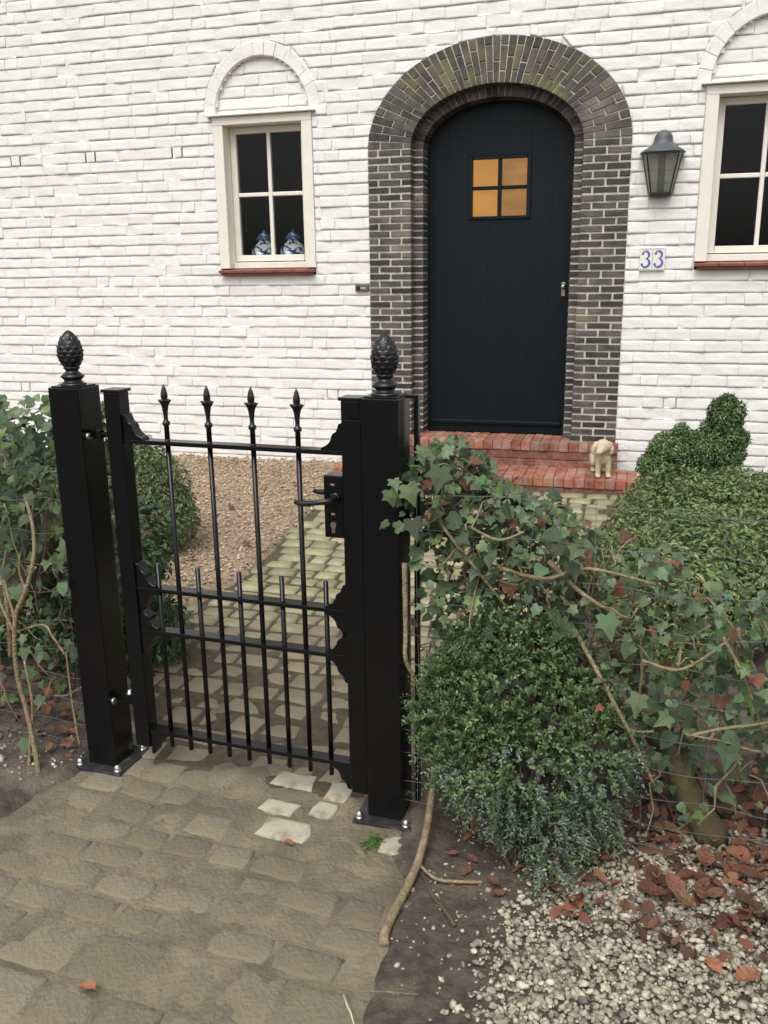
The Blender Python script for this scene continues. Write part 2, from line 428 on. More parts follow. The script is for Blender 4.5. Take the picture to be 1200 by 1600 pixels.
PALE = [(-.285, 2.405), (-.33, 2.40), (-.24, 2.41), (-.315, 2.265), (-.285, 2.155), (-.33, 2.16), (-.24, 2.15), (-.145, 2.338), (-.185, 2.25), (.03, 2.078), (-.13, 2.505), (-.2, 2.505)]
def build_front_path():
    root = empty('front_path', GO, GROT); root['kind'] = 'structure'
    protos = {}
    y = .10; row = 0
    EX = [(-.285, 2.405, .15, .085), (-.315, 2.265, .11, .06), (-.285, 2.155, .145, .09), (-.145, 2.338, .075, .09), (-.185, 2.25, .065, .065), (.03, 2.078, .10, .07), (-.17, 2.505, .17, .06)]
    for (a, b, w, d) in EX:
        o = link('paving_stone', stone_mesh('paving_stone', w, d, .06, 'pale_paving', dome=.08, jit=.16), root)
        q = to_gate(a, b); o.location = (q[0], q[1], .004); o.rotation_euler = (0, 0, random.gauss(0, .06))
    while y > -2.25:
        d = random.choice((.15, .165, .18)); x = -2.4 + random.uniform(0, .15)
        near = y > -.55
        if near: d = random.choice((.095, .11, .12))
        while x < 1.3:
            w = random.choice((.13, .15, .17, .20)) if not near else random.choice((.12, .14, .165))
            cx, cy = x + w / 2, y - d / 2
            P = gw(cx, cy)
            if float(poly_sd(np.array([P.x]), np.array([P.y]), FRONT)[0]) > .02 and P.y > .9 and P.x > -2.0:
                pale = False
                if any(abs(to_gate(a, b)[0] - cx) < (ww + w) / 2 - .02 and abs(to_gate(a, b)[1] - cy) < (dd + d) / 2 - .02 for a, b, ww, dd in EX): x += w; continue
                vi = random.randrange(3)
                key = (w, d, pale, vi)
                if key not in protos:
                    protos[key] = stone_mesh('paving_stone', w - .012, d - .012, .06, 'pale_paving' if pale else 'paving', dome=.10, jit=.05)
                o = link('paving_stone', protos[key], root)
                o.location = (cx, cy, random.uniform(-.003, .003) + (.0035 if pale else 0))
                o.rotation_euler = (random.gauss(0, .008), random.gauss(0, .008), random.gauss(0, .025))
            x += w
        y -= d; row += 1
    pal = np.array(PALE)
    def sh(x, y):
        n = fbm(x, y, 6, 4)
        z = -.0018 + .0052 * n + .0055 * fbm(x, y, 26, 4)
        dp = np.min(np.hypot(x[:, None] - pal[None, :, 0], y[:, None] - pal[None, :, 1]), 1)
        z = z - .006 * np.clip(1 - dp / .07, 0, 1)
        sd_ = poly_sd(x, y, FRONT) + .045 * fbm(x, y, 9, 4)
        return z + np.where(sd_ < 0, sd_ * .14, 0) + .012 * np.clip(1 - np.abs(sd_) / .12, 0, 1) * (.4 + n)
    o = sheet('sand', -1.9, .4, 1.05, 2.75, .008, sh, lambda x, y: poly_sd(x, y, FRONT) > -.24, 'sand')
    o.parent = root; o.matrix_parent_inverse = (Matrix.Translation(GO) @ Matrix.Rotation(GROT, 4, 'Z')).inverted()
    o['kind'] = 'stuff'
build_front_path()

def build_garden_path():
    root = empty('garden_path', HO, HROT); root['kind'] = 'structure'
    protos = {}
    y = -.50
    while y > -4.4:
        d = random.choice((.105, .12, .13)); x = -2.4 + random.uniform(0, .1)
        while x < 1.6:
            w = random.choice((.10, .125, .15, .175))
            cx, cy = x + w / 2, y - d / 2
            P = hw(cx, cy)
            if float(poly_sd(np.array([P.x]), np.array([P.y]), INNER)[0]) > .02 and to_gate(P.x, P.y)[1] > .13:
                sandy = to_gate(P.x, P.y)[1] + random.uniform(-.2, .2) < 1.15
                key = (w, d, sandy, random.randrange(3))
                if key not in protos:
                    protos[key] = stone_mesh('cobble', w - .014, d - .014, .06, 'sandy_cobble' if sandy else 'cobble', dome=.16 if sandy else .30, jit=.09)
                o = link('cobble', protos[key], root)
                o.location = (cx, cy, float(base_h(P.x, P.y)) + random.uniform(-.005, .005))
                o.rotation_euler = (random.gauss(0, .02), random.gauss(0, .02), random.gauss(0, .06))
            x += w
        y -= d
    def sh(x, y):
        sd_ = poly_sd(x, y, INNER); gy = to_gate(x, y)[1]
        sandy = np.clip((1.25 - gy) / .5, 0, 1)
        return base_h(x, y) - .011 + .009 * sandy + .005 * fbm(x, y, 8, 3) + np.where(sd_ < 0, sd_ * .3, 0)
    o = sheet('joint_sand', -1.6, 1.9, 2.15, 6.3, .025, sh, lambda x, y: (poly_sd(x, y, INNER) > -.1) & (to_gate(x, y)[1] > .05), 'joint_soil')
    o.parent = root; o.matrix_parent_inverse = (Matrix.Translation(HO) @ Matrix.Rotation(HROT, 4, 'Z')).inverted()
    o['kind'] = 'stuff'
    # near the gate the joints are full of the same brown sand as outside
    o2 = sheet('sand', -1.3, .6, 2.1, 3.9, .02, lambda x, y: base_h(x, y) - .006 + .004 * fbm(x, y, 5, 4) + .005 * fbm(x, y, 20, 3) - .02 * np.clip((to_gate(x, y)[1] - .6) / 1.0, 0, 1) + np.where(poly_sd(x, y, INNER) < 0, poly_sd(x, y, INNER) * .3, 0),
               lambda x, y: (poly_sd(x, y, INNER) > -.08) & (to_gate(x, y)[1] > .06), 'sand')
    o2.parent = root; o2.matrix_parent_inverse = o.matrix_parent_inverse; o2['kind'] = 'stuff'
build_garden_path()

# loose stone scatter ---------------------------------------------------
def pebble_scatter(name, pts, zs, smin, smax, flat, material, label, cat):
    ico_v = []; 
    t = (1 + 5 ** .5) / 2
    base = np.array([(-1, t, 0), (1, t, 0), (-1, -t, 0), (1, -t, 0), (0, -1, t), (0, 1, t), (0, -1, -t), (0, 1, -t), (t, 0, -1), (t, 0, 1), (-t, 0, -1), (-t, 0, 1)]) / 1.9
    fc = np.array([(0, 11, 5), (0, 5, 1), (0, 1, 7), (0, 7, 10), (0, 10, 11), (1, 5, 9), (5, 11, 4), (11, 10, 2), (10, 7, 6), (7, 1, 8), (3, 9, 4), (3, 4, 2), (3, 2, 6), (3, 6, 8), (3, 8, 9), (4, 9, 5), (2, 4, 11), (6, 2, 10), (8, 6, 7), (9, 8, 1)])
    n = len(pts)
    s = smin + (smax - smin) * rng.random(n) ** 1.8
    sc = np.stack([s * rng.uniform(.8, 1.3, n), s * rng.uniform(.6, 1.0, n), s * flat * rng.uniform(.7, 1.2, n)], 1)
    v = base[None] * (1 + rng.uniform(-.32, .32, (n, 12, 1)))
    v = v * sc[:, None]
    ang = rng.uniform(0, 2 * PI, n); tl = rng.normal(0, .35, n)
    ct, st = np.cos(tl)[:, None], np.sin(tl)[:, None]
    v = np.stack([v[..., 0] * ct - v[..., 2] * st, v[..., 1], v[..., 0] * st + v[..., 2] * ct], 2)
    c, sn = np.cos(ang)[:, None], np.sin(ang)[:, None]
    v = np.stack([v[..., 0] * c - v[..., 1] * sn, v[..., 0] * sn + v[..., 1] * c, v[..., 2]], 2)
    v[..., 0] += pts[:, 0:1]; v[..., 1] += pts[:, 1:2]; v[..., 2] += (zs + sc[:, 2] * .4)[:, None]
    f = (fc[None] + (np.arange(n) * 12)[:, None, None]).reshape(-1, 3)
    o = link(name, np_mesh(name, v.reshape(-1, 3), f, material, False))
    tag(o, label, cat, kind='stuff')
    return o
def sample_poly(P, n, margin=0.0, soft=.06):
    P_ = np.array(P); lo, hi = P_.min(0) - .1, P_.max(0) + .1
    out = []
    while sum(len(a) for a in out) < n:
        q = rng.uniform(lo, hi, (n * 2, 2))
        sd_ = poly_sd(q[:, 0], q[:, 1], P)
        out.append(q[sd_ > rng.normal(margin, soft, len(q))])
    return np.concatenate(out)[:n]

GRAVEL = [(.27, 1.77), (.40, 1.85), (.50, 1.93), (.72, 2.10), (1.3, 2.15), (1.9, 1.9), (1.9, .9), (.15, .9), (.185, 1.46)]
gp_ = sample_poly(GRAVEL, 38000, .01, .045)
gp_ = gp_[gp_[:, 1] > 1.0]
pebble_scatter('gravel', gp_, soil_h(gp_[:, 0], gp_[:, 1]) + rng.uniform(-.006, .010, len(gp_)), .0028, .0120, .6, 'pebbles', 'pale limestone gravel spread beside the front path', 'gravel')

BED = [(-.98, 3.6), (-.72, 4.26), (-.57, 4.98), (-.38, 5.87), tuple(hw(-1.12, -.05)[:2]), tuple(hw(-5.0, -.02)[:2]), (-4.0, 5.0), (-2.2, 4.2), (-1.5, 3.7)]
bp_ = sample_poly(BED, 26000, 0, .04)
pebble_scatter('gravel', bp_, soil_h(bp_[:, 0], bp_[:, 1]) + .012 + rng.uniform(-.004, .008, len(bp_)), .005, .0135, .5, 'chips', 'tan stone chippings between the garden path and white wall', 'gravel')
sheet('gravel_bed', -4.3, -.2, 3.5, 7.8, .03, lambda x, y: soil_h(x, y) + .012 + np.where(poly_sd(x, y, BED) < 0, poly_sd(x, y, BED) * .3, 0), lambda x, y: poly_sd(x, y, BED) > -.1, 'chip_bed')['kind'] = 'structure'

# ------------------------------------------------------------------ house
house = empty('house', HO, HROT)
tag(house, 'white painted brick house front with dark brick arched doorway', 'house')
CRS, CZ = .0765, 1.349                   # course height and a bed joint
DC, Z0 = -.05, 2.33                      # doorway axis and springing height
RO, RI, RD = (.885, .655), (.580, .372), (.516, .306)   # half width / rise: outer edge, step, door
DY1, DY2 = .09, .235                     # set-back of the inner order and of the door
WIN = (-1.728, 1.650); WH = .381; WB, WT = 1.547, 2.605
AI, AO = (.360, .380), (.447, .478)      # blind arch over a window
X_L, X_R, Z_B, Z_T = -5.2, 2.75, -.1, 4.0

def ell_h(x, cx, ab): 
    q = 1 - ((x - cx) / ab[0]) ** 2
    return ab[1] * math.sqrt(q) if q > 0 else 0
def ell_w(z, ab):
    q = 1 - (z / ab[1]) ** 2
    return ab[0] * math.sqrt(q) if q > 0 else 0

def soft_brick(c, yf, out, lip=.0022, amp=.0044):
    """painted brick, c = 4 corners (x,z) bl br tr tl; flat uneven face, sharp lower edge, eased upper edge, shallow ends"""
    us = np.array((0, .012, .1, .22, .36, .5, .64, .78, .9, .988, 1)); vs2 = np.array((0, .012, .2, .45, .7, .90, 1))
    (a, b, c_, d) = [np.array(q) for q in c]
    sx, sz = random.random() * 90, random.random() * 90
    tilt, dz = random.gauss(0, .0016), random.gauss(0, .0010)
    lp = lip * random.uniform(.2, 1.4); end = random.choice((.0002, .0002, .0002, .0008, .003))
    o = len(out.v); nu, nv_ = len(us), len(vs2)
    U, V = np.meshgrid(us, vs2); U, V = U.ravel(), V.ravel()
    X = (a[0] * (1 - U) + b[0] * U) * (1 - V) + (d[0] * (1 - U) + c_[0] * U) * V
    Z = (a[1] * (1 - U) + b[1] * U) * (1 - V) + (d[1] * (1 - U) + c_[1] * U) * V
    n1 = fbm(X + sx + Z * .6, Z * 1.4 + sz, 11, 3)
    Y = yf - .0030 - lp * (1 - V) - tilt * (U - .5) * 2 - amp * n1
    I, J = np.arange(len(U)) % nu, np.arange(len(U)) // nu
    side = (I == 0) | (I == nu - 1)
    Y = np.where(side, np.maximum(Y, yf - .0035) + end, Y)
    rec = np.clip(.34 + 1.5 * fbm(X + 50.0, np.full_like(X, c[0][1] * 5.0), 2.3, 3), 0, 1)      # how far the joint is filled with old paint
    Y = np.where((J == 0), yf - .0030 + .0050 * rec, np.where(J == nv_ - 1, yf - .0022 + .0032 * rec, Y))
    wav = fbm(X + 3.0, np.full_like(X, c[0][1] * 7), 6, 2)
    Z = Z + dz + .0022 * wav * (V < .5) + .0014 * fbm(X + sx, Z * 0 + 3.3, 13, 2) * (V > .85)
    out.v += list(zip(X.tolist(), Y.tolist(), Z.tolist()))
    for j in range(nv_ - 1):
        for i in range(nu - 1):
            out.f.append((o + j * nu + i, o + j * nu + i + 1, o + (j + 1) * nu + i + 1, o + (j + 1) * nu + i))

def quad_brick(c, yf, yb, ch=.003):
    """hard brick, c = 4 corners (x,z) counter-clockwise seen from the front; chamfered front, sides, open back"""
    m = MB(); cx = sum(p[0] for p in c) / 4; cz = sum(p[1] for p in c) / 4
    j = lambda: random.uniform(-.0012, .0012)
    A = [(x + j(), z + j()) for x, z in c]
    ins = []
    for x, z in A:
        L_ = math.hypot(x - cx, z - cz); k = 1 - ch * 1.5 / max(L_, .01)
        ins.append((cx + (x - cx) * k, cz + (z - cz) * k))
    dy = random.uniform(-.003, .002)
    vs_ = [(x, yb, z) for x, z in A] + [(x, yf + ch + dy, z) for x, z in A] + [(x, yf + dy + random.uniform(-.001, .001), z) for x, z in ins]
    fs = [(8, 9, 10, 11)]
    for k in range(4):
        k2 = (k + 1) % 4
        fs += [(4 + k, 4 + k2, 8 + k2, 8 + k), (k, k2, 4 + k2, 4 + k)]
    m.add(vs_, fs); return m

def in_view(P):
    v = P - Vector((0, 0, CAM_H)); z = v.dot(Fv)
    if z < .1: return None
    px, py = v.dot(Rv) / z * 1380 + 600, 800 - v.dot(Uv) / z * 1380
    return (px, py, z) if -20 < px < 1220 and -20 < py < 1620 else None

SLOTS = [(-3.813, 2.365, 1), (-3.144, 2.365, 1), (-2.412, 2.365, 1), (-3.964, .64, 0), (-1.248, .62, 0), (1.182, .60, 0), (-4.6, 2.365, 1)]

def build_wall():
    # backing of paint-filled joints, with its openings
    m = MB(); yb = .30
    def bx(x0, x1, z0, z1, y=.0015): m.box((x0, y, z0), (x1, yb, z1))
    dl, dr = DC - RO[0] + .004, DC + RO[0] - .004
    xs = [X_L] + sorted(sum([[w - AO[0], w + AO[0]] for w in WIN], [dl, dr])) + [X_R]
    for a, b in zip(xs[:-1], xs[1:]):
        mid = (a + b) / 2
        w = next((w for w in WIN if abs(mid - w) < .1), None)
        if w is not None:
            bx(a, b, Z_B, WB - .047)
            bx(a, w - WH + .003, WB - .047, WT); bx(w + WH - .003, b, WB - .047, WT)
            n = 24
            for i in range(n):
                p, q = a + (b - a) * i / n, a + (b - a) * (i + 1) / n; mm = (p + q) / 2
                h = ell_h(mm, w, AI)
                if h > 0: bx(p, q, WT, WT + h, .034); bx(p, q, WT + h, Z_T)
                else: bx(p, q, WT, Z_T)
        elif abs(mid - DC) < .1:
            n = 60
            for i in range(n):
                p, q = a + (b - a) * i / n, a + (b - a) * (i + 1) / n
                bx(p, q, Z0 + min(ell_h(p, DC, RO), ell_h(q, DC, RO)) - .01, Z_T)
        else: bx(a, b, Z_B, Z_T)
    wall = m.build('wall', 'white_joint', house)
    # bricks
    pieces = []
    k0, k1 = int(math.floor((Z_B - CZ) / CRS)), int(math.ceil((Z_T - CZ) / CRS))
    for k in range(k0, k1):
        z0, z1 = CZ + k * CRS + .0012, CZ + (k + 1) * CRS - .0009
        zm = (z0 + z1) / 2
        cuts = []
        sl = [s for s in SLOTS if abs(zm - s[1]) < CRS / 2]
        x = X_L + random.uniform(-.2, 0)
        while x < X_R:
            w = random.choice((.21, .22, .22, .225, .23, .11))
            x2 = x + w
            for s in sl:
                for e in (s[0] - .0415, s[0] + .0415):
                    if x < e < x2: pass
            cuts.append((x + .0003, x2 - .0003)); x = x2
        for s in sl:
            e0, e1 = s[0] - .0415, s[0] + .0415
            nc = []
            for a, b in cuts:
                if b < e0 - .006 or a > e1 + .006: nc.append((a, b)); continue
                if a < e0 - .03: nc.append((a, e0 - .005))
                if b > e1 + .03: nc.append((e1 + .005, b))
            nc.append((e0 + .005, e1 - .005)); cuts = nc
        for a, b in cuts:
            todo = [((a, z0), (b, z0), (b, z1), (a, z1))]
            holes = []
            for w in WIN:
                holes.append((w, lambda z: (WH + .004) if WB - .047 < z < WT + .001 else (ell_w(z - WT, AO) if WT < z < WT + AO[1] else None), lambda xx, w=w: WT + ell_h(xx, w, AO)))
            holes.append((DC, lambda z: RO[0] + .003 if z < Z0 else (ell_w(z - Z0, RO) + .003 if z < Z0 + RO[1] else None), lambda xx: Z0 + ell_h(xx, DC, RO) + .003))
            for c, hw_, top in holes:
                nt = []
                for q in todo:
                    (xa, za), (xb, _), _, (xd, zd) = q[0], q[1], q[2], q[3]
                    h0, h1 = hw_(z0), hw_(z1)
                    if (h0 is None and h1 is None) or xb <= c - max(h0 or 0, h1 or 0) or xa >= c + max(h0 or 0, h1 or 0): nt.append(q); continue
                    if h0 is not None and h1 is not None:
                        if xa < c: 
                            e0, e1 = min(xb, c - h0), min(xb, c - h1)
                            if max(e0, e1) - xa > .012: nt.append((q[0], (max(e0, xa + .002), z0), (max(e1, xa + .002), z1), q[3]))
                        if xb > c:
                            e0, e1 = max(xa, c + h0), max(xa, c + h1)
                            if xb - min(e0, e1) > .012: nt.append(((min(e0, xb - .002), z0), q[1], q[2], (min(e1, xb - .002), z1)))
                    elif h0 is not None:        # crown of an arch or head of an opening inside this course
                        l, r_ = c - h0, c + h0
                        if l - xa > .02: nt.append((q[0], (l, z0), (l, z1), q[3]))
                        if xb - r_ > .02: nt.append(((r_, z0), q[1], q[2], (r_, z1)))
                        p, s_ = max(xa, l), min(xb, r_)
                        if s_ - p > .02:
                            tp, ts = top(p), top(s_)
                            if z1 - max(tp, ts) > .012: nt.append(((p, tp), (s_, ts), (s_, z1), (p, z1)))
                    else:                        # foot of an opening
                        zz = WB - .049
                        if zz - z0 > .015: nt.append((q[0], q[1], (q[2][0], zz), (q[3][0], zz)))
                todo = nt
            for q in todo: pieces.append((q, 0.0))
        for w in WIN:                            # courses inside the blind arches
            if WT < zm < WT + AI[1]:
                lo = max(z0, WT + .003)
                h0, h1 = ell_w(lo - WT, AI), ell_w(z1 - WT, AI)
                if h0 < .03 or z1 - lo < .015: continue
                js = [-9] + [x_ for x_ in (-.13 + (k % 2) * .11, .09 + (k % 2) * .11)] + [9]
                for i in range(3):
                    l0, r0 = max(-h0, js[i]), min(h0, js[i + 1]); l1, r1 = max(-h1, js[i]), min(h1, js[i + 1])
                    if r0 - l0 > .02: pieces.append((((w + l0 + .001, lo), (w + r0 - .001, lo), (w + max(r1, l1 + .002), z1), (w + min(l1, r1), z1)), .031))
    ranked = []
    for q, yo in pieces:
        cx, cz = sum(p[0] for p in q) / 4, sum(p[1] for p in q) / 4
        sv = in_view(hw(cx, yo, cz))
        area = abs((q[1][0] - q[0][0]) * (q[3][1] - q[0][1]))
        ranked.append((area / sv[2] ** 2 if sv else 0, q, yo))
    ranked.sort(key=lambda t: -t[0])
    for a, q, yo in ranked[:300]:
        b = MB(); soft_brick(q, yo, b); b.build('brick', 'white_paint', wall, smooth=True)
    rest = MB()
    for a, q, yo in ranked[300:]: soft_brick(q, yo, rest)
    rest.build('brickwork', 'white_paint', wall, smooth=True)['kind'] = 'stuff'
    for sx, sz, dark in SLOTS:
        k = math.floor((sz - CZ) / CRS); z0 = CZ + k * CRS + .004; z1 = z0 + CRS - .008
        for e in (-.0415, .0415):
            MB().box((sx + e - .005, -.0008, z0), (sx + e + .005, .02, z1)).build('vent_slot', 'slot' if dark else 'painted_slot', house)
    # arches over the windows
    for w in WIN:
        ar = MB()
        n = 15
        first = None
        arch = None
        for i in range(n):
            t0, t1 = PI * i / n, PI * (i + 1) / n
            g_ = .0015
            pt = lambda t, ab: (w + ab[0] * math.cos(t), WT + ab[1] * math.sin(t))
            b = MB()
            us = (0, .02, .07, .5, .93, .98, 1); vs2 = (0, .03, .1, .5, .92, .98, 1)
            tilt = random.gauss(0, .002)
            for jv in vs2:
                for iu in us:
                    t = t0 + g_ / 2 + (t1 - t0 - g_) * (1 - iu)
                    pi_, po = pt(t, AI), pt(t, AO)
                    v = jv
                    p = (pi_[0] * (1 - v) + po[0] * v, pi_[1] * (1 - v) + po[1] * v)
                    e = iu in (0, 1) or jv == 1
                    y = (-.0028 if jv < 1 else .003) if e else -.0045 - tilt * (iu - .5) * 2 - .003 * noise1(p[0] * 1.0, p[1], 10)
                    if jv == 0: y = .036
                    b.v.append((p[0], y, p[1]))
            for j in range(6):
                for i2 in range(6):
                    b.f.append((j * 7 + i2, j * 7 + i2 + 1, (j + 1) * 7 + i2 + 1, (j + 1) * 7 + i2))
            if i == 0:
                arch = empty('window_arch'); arch.parent = house
            b.build('arch_brick', 'white_paint', arch, smooth=True)
    return wall
build_wall()

def build_surround():
    # mortar body
    def path(ab, n=48):
        P = [(DC + ab[0], .20)] + [(DC + ab[0] * math.cos(PI * i / n), Z0 + ab[1] * math.sin(PI * i / n)) for i in range(n + 1)] + [(DC - ab[0], .20)]
        return P
    def strip(a, b, yf, yb, name, mt, parent):
        m = MB(); A, B = path(a), path(b); n = len(A)
        for i in range(n): m.v += [(A[i][0], yf, A[i][1]), (B[i][0], yf, B[i][1]), (B[i][0], yb, B[i][1])]
        for i in range(n - 1):
            m.f += [(3 * i, 3 * i + 3, 3 * i + 4, 3 * i + 1), (3 * i + 1, 3 * i + 4, 3 * i + 5, 3 * i + 2)]
        return m.build(name, mt, parent)
    s1 = strip((RO[0] - .001, RO[1] - .001), (RI[0] + .004, RI[1] + .004), -.0058, DY1 + .02, 'door_surround', 'mortar', house)
    s2 = strip((RI[0] + .02, RI[1] + .02), (RD[0] + .004, RD[1] + .004), DY1 + .005, DY2 + .06, 'door_reveal', 'mortar', house)
    bricks = []
    ZS = .335
    n = 41; ch = (Z0 - ZS) / n; g = .0070
    wd = RO[0] - RI[0]
    for i in range(n):
        z0, z1 = ZS + i * ch + g, ZS + (i + 1) * ch - g
        fr = ((0, .5), (.5, 1)) if i % 2 else ((0, .23), (.23, .77), (.77, 1))
        for side in (-1, 1):
            for a, b in fr:
                xa, xb = RI[0] + wd * a + (g if a else 0), RI[0] + wd * b - (g if b < 1 else 0)
                l, r_ = (DC + xa, DC + xb) if side > 0 else (DC - xb, DC - xa)
                bricks.append((((l, z0), (r_, z0), (r_, z1), (l, z1)), -.012, DY1, 'dark_brick', s1, xb - xa))
            xa, xb = RD[0], RI[0] + .01
            l, r_ = (DC + xa, DC + xb) if side > 0 else (DC - xb, DC - xa)
            bricks.append((((l, z0), (r_, z0), (r_, z1), (l, z1)), DY1, DY2 + .03, 'dark_brick', s2, .02))
    # voussoirs, equal along the middle of the ring
    ts = np.linspace(0, PI, 2001); am, bm_ = (RO[0] + RI[0]) / 2, (RO[1] + RI[1]) / 2
    ln = np.concatenate([[0], np.cumsum(np.hypot(np.diff(am * np.cos(ts)), np.diff(bm_ * np.sin(ts))))])
    nv = 43
    te = np.interp(np.linspace(0, ln[-1], nv + 1), ln, ts)
    pt = lambda t, k, A=RI, B=RO: (DC + (A[0] * (1 - k) + B[0] * k) * math.cos(t), Z0 + (A[1] * (1 - k) + B[1] * k) * math.sin(t))
    for i in range(nv):
        ga = (te[i + 1] - te[i]) * .075
        t0, t1 = te[i] + ga, te[i + 1] - ga
        fr = ((0, .5), (.5, 1)) if i % 2 else ((0, .23), (.23, .77), (.77, 1))
        sh = random.uniform(-.05, .05)
        for a, b in fr:
            a2 = 0 if a == 0 else a + sh + .013; b2 = 1 if b == 1 else b + sh - .013
            q = (pt(t1, a2), pt(t0, a2), pt(t0, b2), pt(t1, b2))
            q = (q[1], q[2], q[3], q[0])
            top = math.sin((t0 + t1) / 2) > .62
            bricks.append((q, -.012 + random.uniform(-.002, .002), DY1, 'moss_brick' if top else 'dark_brick', s1, 1))
    nv2 = 40
    for i in range(nv2):
        t0, t1 = PI * (i + .06) / nv2, PI * (i + .94) / nv2
        q = (pt(t1, 0, RD, (RI[0] + .01, RI[1] + .01)), pt(t0, 0, RD, RI), pt(t0, 1, RD, (RI[0] + .01, RI[1] + .01)), pt(t1, 1, RD, (RI[0] + .01, RI[1] + .01)))
        q = (q[1], q[2], q[3], q[0])
        bricks.append((q, DY1, DY2 + .03, 'dark_brick', s2, .02))
    for q, yf, yb, mt, par, _ in bricks:
        quad_brick(q, yf, yb).build('brick', mt, par)
build_surround()

def build_door():
    door = empty('door'); door.parent = house
    yf, yb = DY2, DY2 + .045
    bw, x = .1475, DC - RD[0] - .0
    n = 7; bw = 2 * RD[0] / n
    wx0, wx1, wz0, wz1 = DC - 1.5 * bw + .012, DC + 1.5 * bw - .012, 1.862, 2.285
    for i in range(n):
        a, b = x + i * bw + .0001, x + (i + 1) * bw - .0001
        def slab(z0, z1=None):
            if z1 is None:
                xs = np.linspace(a, b, 6)
                poly = [(a, z0), (b, z0)] + [(float(q), Z0 + ell_h(q, DC, RD) + .012) for q in xs[::-1]]
            else: poly = [(a, z0), (b, z0), (b, z1), (a, z1)]
            MB().prism(poly, yf, yb).build('plank', 'door_paint', door, bevel=.0006, segs=1)
        if 2 <= i <= 4:
            slab(.39, wz0 - .002); slab(wz1 + .002)
        else: slab(.39)
    m = MB()
    cxm, czm = DC, (wz0 + wz1) / 2
    fx0, fx1 = DC - 1.5 * bw, DC + 1.5 * bw
    m.box((fx0, yf - .010, wz0), (fx0 + .030, yb, wz1)); m.box((fx1 - .030, yf - .010, wz0), (fx1, yb, wz1))
    m.box((fx0 + .0305, yf - .010, wz1 - .022), (fx1 - .0305, yb, wz1)); m.box((fx0 + .0305, yf - .010, wz0), (fx1 - .0305, yb, wz0 + .022))
    fr = m.build('window_frame', 'door_paint', door, bevel=.003, segs=1)
    MB().box((cxm - .013, yf - .004, wz0 + .0225), (cxm + .013, yb, wz1 - .0225)).build('glazing_bar', 'door_paint', door, bevel=.003, segs=1)
    for s in (-1, 1):
        l, r_ = (fx0 + .0305, cxm - .0135) if s < 0 else (cxm + .0135, fx1 - .0305)
        MB().box((l, yf - .003, czm - .012), (r_, yb, czm + .012)).build('glazing_bar', 'door_paint', door, bevel=.003, segs=1)
        for z0, z1 in ((wz0 + .0225, czm - .0125), (czm + .0125, wz1 - .0225)):
            MB().box((l, yf + .018, z0), (r_, yf + .024, z1)).build('pane', 'amber_pane' if s < 0 else 'amber_pane_dim', door)
    MB().prism([(DC - RD[0] + .03, .40), (DC + RD[0] - .03, .40), (DC + RD[0] - .03, .43), (DC - RD[0] + .03, .43)], yf - .022, yf - .0005).build('weather_bar', 'door_paint', door, bevel=.008)
    MB().box((DC - RD[0] - .004, yf + .004, .335), (DC + RD[0] + .004, yb + .05, .388)).build('threshold', 'door_paint', door, bevel=.004)
    pl = MB().prism([(.405, 1.33), (.432, 1.33), (.432, 1.425), (.405, 1.425)], yf - .008, yf - .0005).build('lock_plate', 'dull_steel', door, bevel=.003)
    MB().lathe([(.012, 0), (.012, .02), (.017, .026), (.017, .036), (.010, .042)], 14).build('knob', 'dull_steel', pl, smooth=True).matrix_local = Matrix.Translation((.418, yf - .0085, 1.395)) @ Matrix.Rotation(PI / 2, 4, 'X')
build_door()

